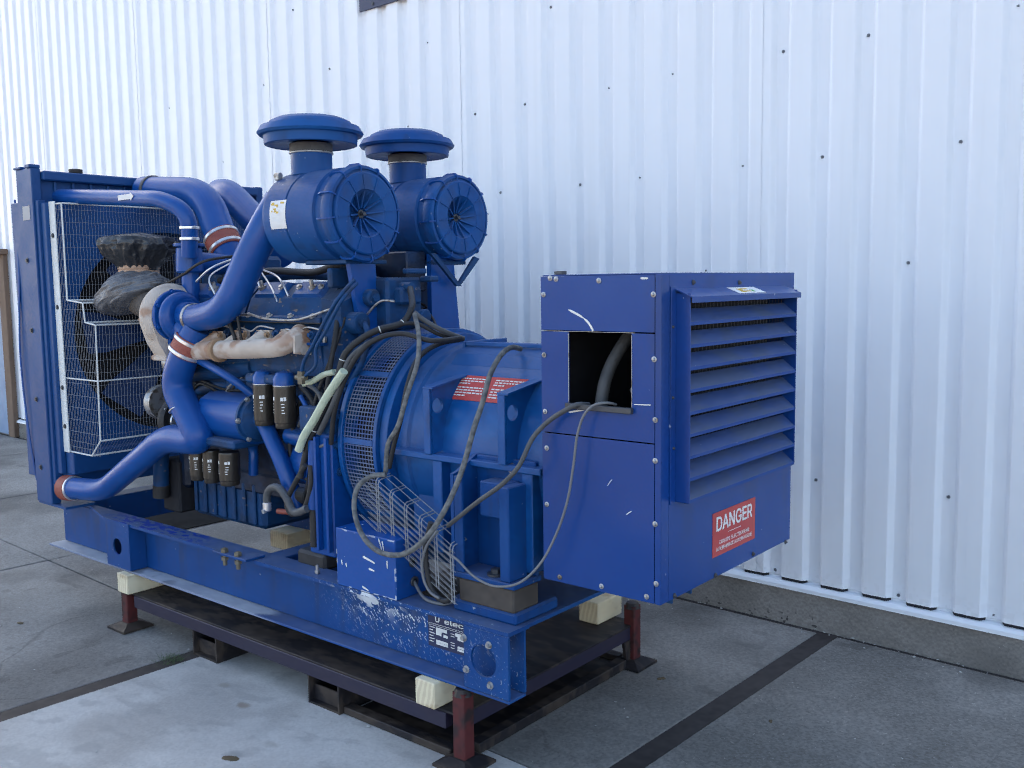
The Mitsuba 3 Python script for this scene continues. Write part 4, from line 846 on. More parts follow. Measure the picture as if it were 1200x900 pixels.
for x0, x1, z0, z1 in ((-3.02, -2.94, 1.22, 1.33), (-3.12, -3.05, 1.10, 1.24), (-3.06, -2.96, 1.36, 1.44)):
    put(EN + "__bracket_plate", box(x0, x1, 2.50, 2.515, z0, z1, 0.003), "engine_shade")
    put(EN + "__bracket_bolt", bolt(((x0 + x1) / 2, 2.4995, z1 - 0.03), (0, -1, 0), 0.010, 0.010), "steel")
# flywheel housing with its mount
FH = G + "flywheel_housing"
ZA = 1.03
put(FH, cat_(lathe([(0, 0), (0, 0.30), (0.03, 0.40), (0.06, 0.455), (0.14, 0.46), (0.15, 0.44), (0.15, 0)], (-3.055, CYv, ZA), (1, 0, 0), 64)), "blue_paint", smooth=30, label="wide blue flywheel housing between engine and alternator")
put(FH + "__mount_bracket", cat_(box(-3.06, -2.905, 2.40, 2.60, 0.575, 1.07, 0.006)), "pipe_paint")
put(FH + "__mount_rib", box(-2.985, -2.972, 2.374, 2.3995, 0.60, 1.06, 0.003), "pipe_paint")
put(FH + "__mount_rib", box(-2.922, -2.908, 2.374, 2.3995, 0.60, 1.06, 0.003), "pipe_paint")
put(FH + "__mount_plate", box(-3.10, -2.905, 2.40, 2.56, 1.0705, 1.17, 0.005), "engine_paint")
put(FH + "__rubber_mount", box(-3.15, -2.97, 2.40, 2.58, FZ1 - 0.01, 0.574, 0.012), "black_rubber")
put(FH + "__tube", tube([(-3.009, 2.400, 1.042), (-3.024, 2.400, 0.760)], 0.024, 16), "pipe_paint", smooth=50)
put(FH + "__tube_boot", tube([(-3.024, 2.400, 0.767), (-3.027, 2.400, 0.605)], 0.019, 14), "black_rubber", smooth=50)
for a in np.linspace(1.9, 3.4, 7):
    put(FH + "__bolt", bolt((-2.905, CYv + 0.445 * math.cos(a), ZA + 0.445 * math.sin(a)), (1, 0, 0), 0.011, 0.012), "engine_paint")

# ---- air filters on their brackets
def air_filter(c, R0, lab, near):
    x1, y0, z0 = c
    K = put(G + "air_filter", lathe([(0, 0), (0, R0 * 0.88), (0.012, R0 * 0.96), (0.03, R0 * 0.985), (0.155, R0 * 0.985), (0.158, R0 * 0.955), (0.164, R0 * 0.955), (0.167, R0 * 0.985), (0.33, R0 * 0.985), (0.335, R0 * 0.93), (0.375, R0 * 0.93), (0.378, R0 * 0.975), (0.395, R0 * 1.0), (0.418, R0 * 1.0), (0.430, R0 * 0.975), (0.432, R0 * 0.92), (0.424, R0 * 0.91), (0.424, R0 * 0.87), (0.438, R0 * 0.85), (0.441, R0 * 0.82), (0.441, R0 * 0.50), (0.435, R0 * 0.48), (0.388, R0 * 0.20), (0.384, 0)], (x1 - 0.437, y0, z0), (1, 0, 0), 72), "blue_paint", smooth=28, label=lab)
    put(K + "__hub_nut", cat_(cyl((x1 - 0.040, y0, z0), (x1 - 0.014, y0, z0), 0.008, 6), cyl((x1 - 0.041, y0, z0), (x1 - 0.034, y0, z0), 0.016, 14), wire((x1 - 0.018, y0 - 0.014, z0 + 0.007), (x1 - 0.018, y0 + 0.014, z0 - 0.006), 0.003, 6)), "dark_screw")
    for i in range(12):                                     # moulded spokes in the dished centre
        a = 2 * np.pi * i / 12 + 0.13
        e = np.array([0, math.cos(a), math.sin(a)])
        o = np.array([x1, y0, z0])
        n = np.array([0, -math.sin(a), math.cos(a)]) * 0.0030
        P = [o + e * R0 * 0.12 + (-0.046, 0, 0), o + e * R0 * 0.46 + (-0.006, 0, 0), o + e * R0 * 0.12 + (-0.028, 0, 0), o + e * R0 * 0.46 + (0.004, 0, 0)]
        put(K + "__spoke", hull([p + n for p in P] + [p - n for p in P]), "blue_paint")
        n = np.array([0, -math.sin(a), math.cos(a)])
        n2 = n * 0.0014
        put(K + "__face_rib", hull([o + e * R0 * rr + n2 * sg + np.array([dx, 0, 0]) for rr in (0.50, 0.80) for sg in (-1, 1) for dx in (0.003, 0.0075)]), "blue_paint")
        pth = [o + e * R0 * 0.90 + (-0.002, 0, 0), o + e * R0 * 0.985 + (0.001, 0, 0), o + e * R0 * 1.035 + (-0.012, 0, 0), o + e * R0 * 1.035 + (-0.060, 0, 0), o + e * R0 * 0.985 + (-0.085, 0, 0)]
        put(K + "__rim_clip", cat_(*[hull([q + n * sg * 0.0026 + e * h for q in pth[j:j + 2] for sg in (-1, 1) for h in (0, -0.010)]) for j in range(4)]), "pipe_paint")
    # neck and rain cap
    xn = x1 - 0.325
    put(K + "__neck", cyl((xn, y0, z0 + R0 * 0.9), (xn, y0, z0 + R0 + 0.075), 0.083, 36, c=0.003), "blue_paint", smooth=40)
    put(K + "__neck_band", ring((xn, y0, z0 + R0 + 0.09), (0, 0, 1), 0.06, 0.087, 0.038), "cable_grey", smooth=40)
    put(K + "__neck_clamp", ring((xn, y0, z0 + R0 + 0.072), (0, 0, 1), 0.06, 0.0895, 0.007), "steel", smooth=40)
    zc = z0 + R0 + 0.105
    put(K + "__rain_cap", lathe([(0.012, 0.07), (0.002, 0.172), (-0.002, 0.180), (0.000, 0.186), (0.034, 0.190), (0.036, 0.207), (0.046, 0.214), (0.072, 0.198), (0.076, 0.172), (0.092, 0.162), (0.106, 0.130), (0.113, 0.08), (0.115, 0)], (xn, y0, zc), (0, 0, 1), 56), "blue_paint", smooth=35)
    put(K + "__latch", cat_(box(xn - 0.10, xn - 0.075, y0 - R0 * 0.62, y0 - R0 * 0.50, z0 + R0 * 0.80, z0 + R0 * 0.92, 0.004), cyl((xn - 0.1, y0 - R0 * 0.56, z0 + R0 * 0.90), (xn - 0.07, y0 - R0 * 0.56, z0 + R0 * 0.90), 0.012, 12)), "steel")
    return K
K1 = air_filter((-2.836, 2.56, 1.928), 0.187, "nearer blue air filter canister with mushroom rain cap and white paper label", True)
K2 = air_filter((-2.842, 3.112, 1.937), 0.184, "farther blue air filter canister with mushroom rain cap", False)
# paper label wrapped on the nearer canister
xl0, xl1 = -3.205, -3.105
arc = [math.radians(a) for a in np.linspace(161, 196, 8)]
def onarc(a, x, r=0.1862): return (x, 2.56 + r * math.cos(a), 1.928 + r * math.sin(a))
V = [onarc(a, x, rr) for rr in (0.1858, 0.1848) for a in arc for x in (xl0, xl1)]
Fq = []
for b, fl in ((0, 0), (16, 1)):
    for i in range(7):
        i0 = b + 2 * i; q = [(i0, i0 + 1, i0 + 3), (i0, i0 + 3, i0 + 2)]
        Fq += [f[::-1] for f in q] if fl else q
put(K1 + "__paper_label", trimesh.Trimesh(V, Fq, process=False), "paper", label="weathered white paper label with faint yellow print")
ms = []
for i in range(14):
    a = math.radians(rng.uniform(164, 180)); x = rng.uniform(xl0 + 0.005, xl1 - 0.02); w = rng.uniform(0.004, 0.02)
    ms.append(hull([onarc(a + da, xx, 0.1866 + dr_) for da in (-0.015, 0.015) for xx in (x, x + w) for dr_ in (0, -0.0004)]))
put(K1 + "__label_print", cat_(*ms), "yellow_print")
# brackets carrying the canisters
put(G + "filter_bracket", hull([(-2.93, y, z) for y, z in ((2.52, 1.76), (2.66, 1.76), (2.58, 1.44), (2.67, 1.44))] + [(-2.905, y, z) for y, z in ((2.52, 1.76), (2.66, 1.76), (2.58, 1.44), (2.67, 1.44))]), "pipe_paint")
put(G + "filter_bracket", hull([(x, y, z) for x in (-2.93, -2.905) for y, z in ((2.98, 1.78), (3.12, 1.78), (2.98, 1.40), (3.16, 1.40))]), "pipe_paint")
put(G + "filter_bracket", box(-3.15, -2.90, 2.50, 2.72, 1.735, 1.752, 0.003), "engine_paint")
put(G + "filter_bracket", box(-3.15, -2.90, 2.98, 3.20, 1.735, 1.752, 0.003), "engine_paint")
put(G + "filter_bracket", cat_(hull([(x, y, z) for x in (-2.87, -2.855) for y, z in ((2.93, 1.78), (2.96, 1.78), (3.12, 1.64), (3.09, 1.64))]), hull([(x, y, z) for x in (-2.87, -2.855) for y, z in ((3.09, 1.64), (3.12, 1.65), (3.24, 1.76), (3.21, 1.77))])), "engine_paint")
put(G + "filter_bracket", hull([(x, y, z) for x in (-3.16, -3.13) for y, z in ((2.74, 1.74), (2.98, 1.74), (2.80, 1.60), (2.94, 1.60))]), "engine_paint")
put(G + "filter_bracket", box(-3.20, -2.93, 2.86, 2.975, 1.62, 1.79, 0.006), "engine_shade")
GV = G + "governor"
put(GV, cat_(box(-2.98, -2.84, 2.66, 2.86, 1.47, 1.68, 0.012), box(-2.96, -2.80, 2.70, 2.82, 1.57, 1.64, 0.01)), "engine_paint", label="blue governor and actuator block behind the air filters")
put(GV + "__lever", cat_(cyl((-2.84, 2.74, 1.64), (-2.78, 2.74, 1.64), 0.02, 16), box(-2.83, -2.80, 2.735, 2.85, 1.695, 1.715, 0.004)), "engine_paint")
put(GV + "__knob", cyl((-2.79, 2.80, 1.52), (-2.76, 2.80, 1.52), 0.03, 16, c=0.005), "engine_paint")
put(GV + "__rod", tube([(-3.056, 2.600, 1.502), (-2.951, 2.600, 1.503), (-2.816, 2.600, 1.586), (-2.738, 2.600, 1.586)], 0.005, 8), "steel", smooth=True)
put(GV + "__fitting", box(-2.84, -2.77, 2.84, 2.89, 1.660, 1.685, 0.006), "engine_paint")

# ---- turbocharger
TB = G + "turbocharger"
tc = np.array((-3.910, 2.400, 1.524))
def scroll(c, R0, r0, r1, d, n=30, a0=0.0, turns=1.0):
    an = np.linspace(0, 2 * np.pi * turns, 54)
    P = [c + np.array([0, R0 * math.cos(a + a0) * d, R0 * math.sin(a + a0)]) for a in an]
    return sweep(P, np.linspace(r0, r1, len(an)), n)
put(TB, cat_(scroll(tc + (0.0, 0, 0), 0.078, 0.026, 0.048, 1, 24, 0.5), cyl(tc + (-0.045, 0, 0), tc + (0.03, 0, 0), 0.085, 36, c=0.01), cyl(tc + (0.02, 0, 0), tc + (0.075, 0, 0), 0.062, 32, c=0.004), cyl(tc + (-0.06, 0, 0), tc + (-0.04, 0, 0), 0.118, 40, c=0.004), cyl(tc + (0.03, -0.02, -0.05), np.array(pe[0]) * 0.7 + np.array(pe[1]) * 0.3, 0.052, 24)), "pipe_paint", smooth=35, label="turbocharger: blue compressor scroll beside a bleached turbine housing")
tt = tc + np.array([-0.108, 0.01, 0.0])
put(TB + "__turbine_housing", cat_(scroll(tt, 0.088, 0.066, 0.050, -1, 24, -1.2), cyl(tt + (-0.055, 0, 0), tt + (0.055, 0, 0), 0.105, 36, c=0.012), hull([tt + (dx, dy, dz) for dx in (-0.055, 0.05) for dy, dz in ((-0.135, -0.01), (-0.10, -0.12), (0.03, -0.12), (0.06, -0.02), (-0.06, -0.19), (0.02, -0.19))])), "manifold_white", smooth=40, label="white and rust stained turbine housing")
put(TB + "__turbine_foot", box(tt[0] - 0.075, tt[0] + 0.05, tt[1] - 0.07, tt[1] + 0.06, tt[2] - 0.205, tt[2] - 0.181, 0.005), "manifold_white")
put(TB + "__support", hull([tc + (dx, dy, dz) for dx in (-0.055, -0.03) for dy, dz in ((-0.05, -0.09), (0.05, -0.09), (-0.03, -0.27), (0.05, -0.27))]), "pipe_paint")
for a in range(7):
    aa = 2 * np.pi * a / 7
    put(TB + "__bolt", bolt(tc + np.array([-0.040, 0.11 * math.cos(aa), 0.11 * math.sin(aa)]), (1, 0, 0), 0.009, 0.012), "pipe_paint")
# exhaust elbow behind, capped with plastic
ex = np.array((-4.476, 2.520, 1.742))
put(TB + "__exhaust_elbow", cat_(cyl(ex + (0, 0, -0.16), ex + (0, 0, 0.10), 0.088, 32), cyl(tt + (-0.04, 0.0, 0), ex + (0.0, 0, -0.15), 0.075, 28)), "mount_rubber", smooth=40)

def wrapped(profile_pts, o, d, n=90, amp=0.012, seed=0, lean=(0, 0, 0), squash=1.0):
    """A gathered plastic sheet round an axis: pleats that grow towards the tie."""
    m = lathe(profile_pts, o, d, n)
    return m
def crumple(m, c, amp, seed, pleat=0.0, zc=0.0, zr=0.1):
    v = m.vertices.copy(); r = v - np.asarray(c)
    rad = np.hypot(r[:, 0], r[:, 1]); a = np.arctan2(r[:, 1], r[:, 0])
    nn = meshkit.fbm(v * 13.0, 4, seed) - 0.5
    n2 = meshkit.noise(np.c_[a * 7.0, v[:, 2] * 9, 0 * a + seed], seed) - 0.5
    wgt = np.clip(rad / 0.09, 0, 1)
    k = 1 + wgt * (amp * 4.2 * nn + pleat * n2 * np.clip((zc - v[:, 2]) / zr + 0.2, 0, 1.2))
    v[:, 0] = c[0] + r[:, 0] * k; v[:, 1] = c[1] + r[:, 1] * k
    v[:, 2] += amp * 2.0 * (meshkit.fbm(v * 10.0 + 50, 3, seed + 5) - 0.5) * wgt
    m = m.copy(); m.vertices = v; return m
labels["plastic_wrap"] = {"label": "crumpled black plastic sheeting taped over the engine's exhaust outlet", "category": "plastic sheet"}
def fine(prof, k=6):
    P = np.array(prof, float); out = [P[0]]
    for i in range(len(P) - 1):
        for t in np.linspace(0, 1, k + 1)[1:]: out.append(P[i] * (1 - t) + P[i + 1] * t)
    return [tuple(p) for p in out]
top = lathe(fine([(-0.022, 0.094), (-0.005, 0.098), (0.03, 0.128), (0.07, 0.160), (0.10, 0.174), (0.118, 0.176), (0.134, 0.170), (0.146, 0.13), (0.152, 0.07), (0.154, 0.0)]), ex + (0, 0, 0.02), (0, 0, 1), 150)
def pleat(m, c, tie_z, far_z, amp, seed, n=23):
    """Radial pleats, sharpest halfway between the tie and the rim, plus small creases."""
    v = m.vertices.copy(); r = v - c
    rad = np.hypot(r[:, 0], r[:, 1]); a = np.arctan2(r[:, 1], r[:, 0])
    u = np.clip((v[:, 2] - tie_z) / (far_z - tie_z), 0, 1)
    ph = 2.2 * (meshkit.noise(np.c_[np.cos(a) * 2.2, np.sin(a) * 2.2, 2 * u], seed))
    def ridge(q, sd): return 1 - np.abs(2 * meshkit.noise(q, sd) - 1)
    ca, sa = np.cos(a), np.sin(a)
    w = ridge(np.c_[ca * 4.5 + 0.8 * ph, sa * 4.5, 1.3 * u], seed) + 0.55 * ridge(np.c_[ca * 9 + u, sa * 9, 2.2 * u], seed + 1) + 0.3 * ridge(np.c_[ca * 14, sa * 14 + 2 * u, 6 * u], seed + 2) - 0.95
    k = 1 + 1.9 * amp * w * np.sin(np.pi * np.clip(u * 0.85 + 0.10, 0, 1)) * np.clip(rad / 0.08, 0, 1)
    v[:, 0] = c[0] + r[:, 0] * k; v[:, 1] = c[1] + r[:, 1] * k
    v[:, 2] += 0.022 * (meshkit.fbm(v * 12 + 9, 3, seed + 2) - 0.5)
    m = m.copy(); m.vertices = v; return m
put("plastic_wrap__upper_sheet", pleat(top, ex, ex[2], ex[2] + 0.16, 0.11, 3), "black_plastic", smooth=True, label="upper sheet gathered over a flange like a cap")
low = trimesh.creation.icosphere(subdivisions=5); v = low.vertices
lc = np.array((-4.504, 2.500, 1.599))
a = v[:, 0]
V2 = np.c_[v[:, 0] * 0.235, v[:, 1] * 0.16, np.where(v[:, 2] > 0, v[:, 2] * 0.115, v[:, 2] * 0.060)]
V2[:, 2] += 0.26 * V2[:, 0] + 0.03 * np.clip(1 - np.abs(a) * 1.5, 0, 1) * (v[:, 2] > 0)
cr = 1.1 * np.abs(meshkit.noise(np.c_[V2[:, 0] * 9 - V2[:, 2] * 16, V2[:, 1] * 7, V2[:, 2] * 34 - V2[:, 0] * 12], 4) - 0.5) + 0.7 * np.abs(meshkit.noise(np.c_[V2[:, 0] * 18 - V2[:, 2] * 20, V2[:, 1] * 16, V2[:, 2] * 60 - V2[:, 0] * 22], 6) - 0.5)
V2 *= (1 + 0.20 * (cr - 0.2) + 0.16 * (meshkit.fbm(V2 * 9, 4, 8) - 0.5))[:, None]
low.vertices = V2 + lc
put("plastic_wrap__lower_sheet", low, "skylit_plastic", smooth=True, label="lower sheet draped over the exhaust bend")
put("plastic_wrap__tape", lathe([(-0.05, 0.092), (-0.05, 0.0975), (-0.015, 0.0985), (0.0, 0.0965), (0.004, 0.1005), (0.045, 0.099), (0.045, 0.092)], ex + (0, 0, 0.0), (0, 0, 1), 40), "tan_tape", smooth=35, label="tan packing tape round the neck")

# ---- alternator
AL = G + "alternator"
AX = np.array([0, CYv, ZA])
put(AL, lathe([(0, 0), (0, 0.37), (0.03, 0.385), (0.09, 0.388), (0.10, 0.378), (0.715, 0.378), (0.72, 0.388), (0.755, 0.388), (0.765, 0.36), (0.765, 0)], (-2.66, CYv, ZA), (1, 0, 0), 84), "alternator_paint", smooth=30, label="blue drum shaped alternator with a meshed air outlet")
put(AL + "__flange", ring((-2.693, CYv, ZA), (1, 0, 0), 0.37, 0.440, 0.018, 84), "alternator_paint", smooth=30)
put(AL + "__flange", ring((-2.662, CYv, ZA), (1, 0, 0), 0.36, 0.422, 0.040, 84), "alternator_paint", smooth=30)
put(AL + "__flange", ring((-2.878, CYv, ZA), (1, 0, 0), 0.37, 0.452, 0.022, 84), "alternator_paint", smooth=30)
put(AL + "__inner_rotor", cyl((-2.88, CYv, ZA), (-2.67, CYv, ZA), 0.36, 60), "dark_core", smooth=40)
# wire mesh band: real wires on a cylinder, in three framed panels
RB = 0.437
ms = []
for x in np.arange(-2.862, -2.705, 0.0165):
    an = np.linspace(0.3 * np.pi, 1.45 * np.pi, 64)
    ms.append(sweep([(x, CYv + RB * math.cos(a), ZA + RB * math.sin(a)) for a in an], 0.0023, 4, False))
for a in np.arange(0.3 * np.pi, 1.45 * np.pi, 0.0165 / RB):
    ms.append(wire((-2.875, CYv + RB * math.cos(a), ZA + RB * math.sin(a)), (-2.701, CYv + RB * math.cos(a), ZA + RB * math.sin(a)), 0.0026, 4))
put(AL + "__mesh_screen", cat_(*ms), "mesh_blue", kind="stuff", label="blue wire mesh round the air outlet")
for a in (0.60, 0.785, 0.985, 1.22):
    a *= np.pi
    e = np.array([0, math.cos(a), math.sin(a)])
    put(AL + "__screen_bar", hull([AX + np.array([x, 0, 0]) + e * r + np.array([0, -e[2], e[1]]) * s for x in (-2.870, -2.702) for r in (RB - 0.008, RB + 0.0045) for s in (-0.011, 0.011)]), "alternator_paint")
# split line flange, upright ribs, gussets with lifting holes
put(AL + "__side_ledge", box(-2.61, -1.90, 2.438, 2.60, ZA - 0.011, ZA + 0.011, 0.003), "alternator_paint")
put(AL + "__lower_case", box(-2.60, -1.91, 2.535, 3.205, 0.66, ZA - 0.0115, 0.01), "alternator_paint")
for x in (-2.40, -1.985):
    put(AL + "__case_rib", box(x, x + 0.045, 2.446, 2.5345, 0.68, ZA - 0.0115, 0.003), "alternator_paint")
for x in (-2.405, -2.055):
    yo = 2.440; zt = 1.275
    a1 = math.acos((CYv - 2.60) / 0.376)
    arcp = [(CYv - 0.374 * math.cos(t), ZA + 0.374 * math.sin(t)) for t in np.linspace(0.05, math.asin((zt + 0.02 - ZA) / 0.374), 14)]
    P = Polygon([(yo, ZA + 0.0115), (yo, zt), (arcp[-1][0] + 0.02, zt + 0.03)] + arcp[::-1]).difference(Point(2.472, 1.215).buffer(0.028))
    put(AL + "__gusset", prism(P, "x", x, x + 0.014), "alternator_paint")
    put(AL + "__gusset_edge", box(x - 0.018, x + 0.0135, yo - 0.012, yo - 0.0005, ZA + 0.0115, zt + 0.003, 0.002), "alternator_paint")
    put(AL + "__gusset_lid", hull([(xx, y, z) for xx in (x - 0.018, x + 0.03) for y, z in ((yo - 0.012, zt + 0.0035), (yo - 0.012, zt + 0.010), (arcp[-1][0] + 0.02, zt + 0.035), (arcp[-1][0] + 0.02, zt + 0.041))]), "alternator_paint")
# top plate with raised edge
put(AL + "__top_cover", cat_(prism(Polygon([(2.66, 1.345), (2.70, 1.385), (2.76, 1.412), (2.98, 1.412), (3.04, 1.385), (3.08, 1.345), (2.87, 1.25)]), "x", -2.50, -1.90)), "alternator_paint")
put(AL + "__top_lip", cat_(box(-2.50, -1.895, 2.745, 2.757, 1.4125, 1.428, 0.002), box(-2.512, -2.5005, 2.74, 3.0, 1.38, 1.428, 0.002)), "alternator_paint")
put(AL + "__end_bell", lathe([(0, 0), (0, 0.36), (0.03, 0.36), (0.05, 0.30), (0.05, 0)], (-1.925, CYv, ZA), (1, 0, 0), 60), "alternator_paint", smooth=30)
# red warning plate bent to the drum
def drum(x, a, r): return (x, CYv - r * math.cos(a), ZA + r * math.sin(a))
aw0, aw1 = math.asin((1.230 - ZA) / 0.379), math.asin((1.312 - ZA) / 0.379)
xw0, xw1 = -2.415, -2.085
an = np.linspace(aw0, aw1, 6)
V = [drum(x, a, r) for r in (0.3805, 0.3790) for a in an for x in (xw0, xw1)]
Fq = []
for b, fl in ((0, 1), (12, 0)):
    for i in range(5):
        i0 = b + 2 * i; q = [(i0, i0 + 1, i0 + 3), (i0, i0 + 3, i0 + 2)]
        Fq += [f[::-1] for f in q] if fl else q
put(AL + "__red_plate", trimesh.Trimesh(V, Fq, process=False), "red_label", label="red warning plate with two columns of small white print")
ms = []
for col in (0, 1):
    for r in range(7):
        a = aw1 - (aw1 - aw0) * (0.14 + 0.105 * r + (0.06 if r > 2 else 0))
        x = xw0 + 0.025 + col * 0.165
        e = x + (0.13 if r not in (2, 6) else 0.05)
        while x < e:
            w = rng.uniform(0.008, 0.022)
            ms.append(hull([drum(xx, a + da, rr) for xx in (x, min(x + w, e + 0.003)) for da in (-0.0065, 0.0065) for rr in (0.3808, 0.3814)])); x += w + 0.004
put(AL + "__plate_print", cat_(*ms), "white_print", kind="stuff")
# feet on rubber
AF = AL + "_foot"
ya, yb = 2.350, 2.50
put(AF, box(-2.222, -1.945, ya, yb, 0.645, 0.665, 0.003), "blue_paint", label="blue foot pedestal under the alternator on a brown rubber pad")
put(AF + "__side_plate", prism([(ya, 0.6655), (ya, 1.005), (2.375, 1.010), (yb - 0.03, 1.055), (yb, 1.055), (yb, 0.6655)], "x", -2.222, -2.208), "blue_paint")
put(AF + "__back_plate", box(-2.2075, -1.945, yb - 0.03, yb - 0.012, 0.6655, 1.055, 0.003), "blue_paint")
put(AF + "__front_lip", box(-2.2075, -2.170, ya, ya + 0.014, 0.6655, 1.000, 0.003), "blue_paint")
put(AF + "__column", box(-2.010, -1.968, ya + 0.004, ya + 0.10, 0.6655, 0.985, 0.004), "blue_paint")
put(AF + "__shelf", box(-2.125, -2.0105, ya + 0.04, yb - 0.031, 0.865, 0.985, 0.004), "blue_paint")
put(AF + "__bolt", cat_(cyl((-2.065, 2.40, 0.6655), (-2.065, 2.40, 0.673), 0.030, 20), cyl((-2.065, 2.40, 0.673), (-2.065, 2.40, 0.688), 0.017, 6)), "dark_screw")
put(AF + "__bolt", bolt((-2.045, yb - 0.031, 1.025), (0, -1, 0), 0.012, 0.012), "steel")
put(AF + "__rubber_pad", box(-2.200, -1.955, 2.358, 2.495, 0.562, 0.644, 0.006), "mount_rubber", label="brown rubber pad")
put(AF + "__base_pad", box(-2.235, -1.950, 2.362, 2.60, 0.5195, 0.561, 0.008), "blue_paint")
put(AF, cat_(box(-2.222, -1.945, 3.24, 3.39, 0.52, 0.665), box(-2.22, -2.20, 3.26, 3.38, 0.6655, 1.0)), "blue_paint")

# ---- junction box on the rail
JB = G + "junction_box"
put(JB, box(-2.776, -2.452, 2.300, 2.455, 0.5205, 0.742, 0.003), "junction_paint", label="small blue junction box with chipped white scratches")
jb = [((-2.62, 0.655), (-2.562, 0.642), 0.005), ((-2.590, 0.615), (-2.565, 0.612), 0.0045), ((-2.745, 0.62), (-2.742, 0.605), 0.003), ((-2.72, 0.612), (-2.717, 0.60), 0.0035), ((-2.535, 0.735), (-2.522, 0.70), 0.0035), ((-2.517, 0.728), (-2.510, 0.695), 0.003), ((-2.495, 0.66), (-2.494, 0.635), 0.003), ((-2.63, 0.54), (-2.60, 0.532), 0.004)]
put(JB + "__scratches", cat_(*[hull([(a[0] + dx * w, 2.2994 - dy, a[1] + dz * w) for dx, dz in ((1, 0), (-1, 0), (0, 1), (0, -1)) for dy in (0, 0.0006)] + [(b[0] + dx * w * 0.6, 2.2994 - dy, b[1] + dz * w * 0.6) for dx, dz in ((1, 0), (-1, 0), (0, 1), (0, -1)) for dy in (0, 0.0006)]) for a, b, w in jb]), "white_print", label="white paint scrapes")
for yy, zz in ((2.385, 0.645), (2.39, 0.572)):
    put(JB + "__gland", cat_(ring((-2.449, yy, zz), (1, 0, 0), 0.011, 0.019, 0.008, 20)), "dark_screw", smooth=40)
    put(JB + "__gland_hole", cyl((-2.4525, yy, zz), (-2.4505, yy, zz), 0.0125, 16), "dark_core")
put(JB + "__lead", tube([(-2.452, 2.39, 0.572), (-2.42, 2.38, 0.548), (-2.36, 2.36, 0.530), (-2.28, 2.37, 0.527), (-2.24, 2.38, 0.545)], 0.006, 8), "cable_thin", smooth=True)

# ---- control cabinet with louvres
CB = G + "cabinet"
X0, X1, Y0, Y1, Z0, Z1 = -1.865, -1.427, 2.406, 3.336, 0.690, 1.674
put(CB, cat_(box(X0 + 0.004, X1 - 0.004, Y0 + 0.004, Y1 - 0.002, Z1 - 0.004, Z1, 0.001), box(X0 + 0.004, X1 - 0.004, Y1 - 0.004, Y1, Z0, Z1 - 0.0045), box(X0 + 0.004, X1 - 0.004, Y0 + 0.006, Y1 - 0.0045, Z0, Z0 + 0.004)), "cabinet_paint", label="blue sheet metal terminal box with louvred end and open hatch")
# near side: three panels and a corner angle
zj1, zj2 = 1.4975, 1.174
put(CB + "__top_panel", box(X0, X1 - 0.022, Y0, Y0 + 0.003, zj1 + 0.004, Z1 - 0.005, 0.0008), "cabinet_paint", label="top side panel with a curved white scratch")
ha, hb = -1.757, -1.527
hz0, hz1 = 1.272, 1.492
mid = Polygon([(X0, zj2 + 0.002), (X1 - 0.022, zj2 + 0.002), (X1 - 0.022, zj1), (X0, zj1)]).difference(sbox(ha, hz0, hb, zj1 + 0.01))
put(CB + "__middle_panel", prism(mid, "y", Y0 + 0.0005, Y0 + 0.0035), "cabinet_paint", label="middle side panel with a square cut-out")
put(CB + "__bottom_panel", box(X0, X1 - 0.022, Y0, Y0 + 0.003, Z0, zj2 - 0.002, 0.0008), "cabinet_paint", label="tall lower side panel")
put(CB + "__hatch_lip", box(ha - 0.006, hb + 0.006, Y0 - 0.016, Y0 + 0.002, hz0 - 0.014, hz0 + 0.004, 0.002), "dark_screw")
put(CB + "__hatch_edge", cat_(box(ha - 0.002, ha, Y0 - 0.0008, Y0 + 0.003, hz0 + 0.005, hz1), box(hb, hb + 0.0018, Y0 - 0.0008, Y0 + 0.003, hz0 + 0.005, hz1), box(X0 + 0.002, hb + 0.01, Y0 - 0.0006, Y0 + 0.002, zj1 + 0.0008, zj1 + 0.0020)), "steel", label="bare bright edge of the cut-out")
put(CB + "__corner_angle", cat_(box(X1 - 0.0195, X1, Y0, Y0 + 0.003, Z0, Z1, 0.0005), box(X1 - 0.003, X1, Y0 + 0.0035, Y0 + 0.045, Z0, Z1, 0.0005)), "cabinet_paint")
put(CB + "__end_panel", prism(Polygon([(Y0 + 0.046, Z0), (Y1, Z0), (Y1, Z1), (Y0 + 0.046, Z1)]).difference(sbox(Y0 + 0.14, 0.97, Y1 - 0.06, 1.60)), "x", X1 - 0.003, X1), "cabinet_paint", label="louvred end panel")
put(CB + "__shade_sheet", box(X0 + 0.02, X1 - 0.06, Y1 - 0.12, Y1 - 0.10, Z0 + 0.01, Z1 - 0.01), "dark_core")  # added black sheets put shade inside the cabinet; it has no such lining
put(CB + "__shade_sheet", box(X0 + 0.002, X0 + 0.012, Y0 + 0.01, Y1 - 0.13, Z0 + 0.01, Z1 - 0.01), "dark_core")
put(CB + "__shade_sheet", box(X1 - 0.05, X1 - 0.04, Y0 + 0.02, Y1 - 0.13, Z0 + 0.01, Z1 - 0.01), "dark_core")
put(CB + "__shade_sheet", box(X0 + 0.013, X1 - 0.051, Y0 + 0.02, Y1 - 0.13, Z1 - 0.02, Z1 - 0.01), "dark_core")
put(CB + "__inner_terminal", cat_(*[cyl((-1.60 + 0.05 * i, 2.75, 1.36), (-1.60 + 0.05 * i, 2.70, 1.36), 0.012, 8) for i in range(3)] + [cyl((-1.66 + 0.04 * i, 2.65, 1.30), (-1.66 + 0.04 * i, 2.62, 1.30), 0.010, 8) for i in range(3)]), "steel")
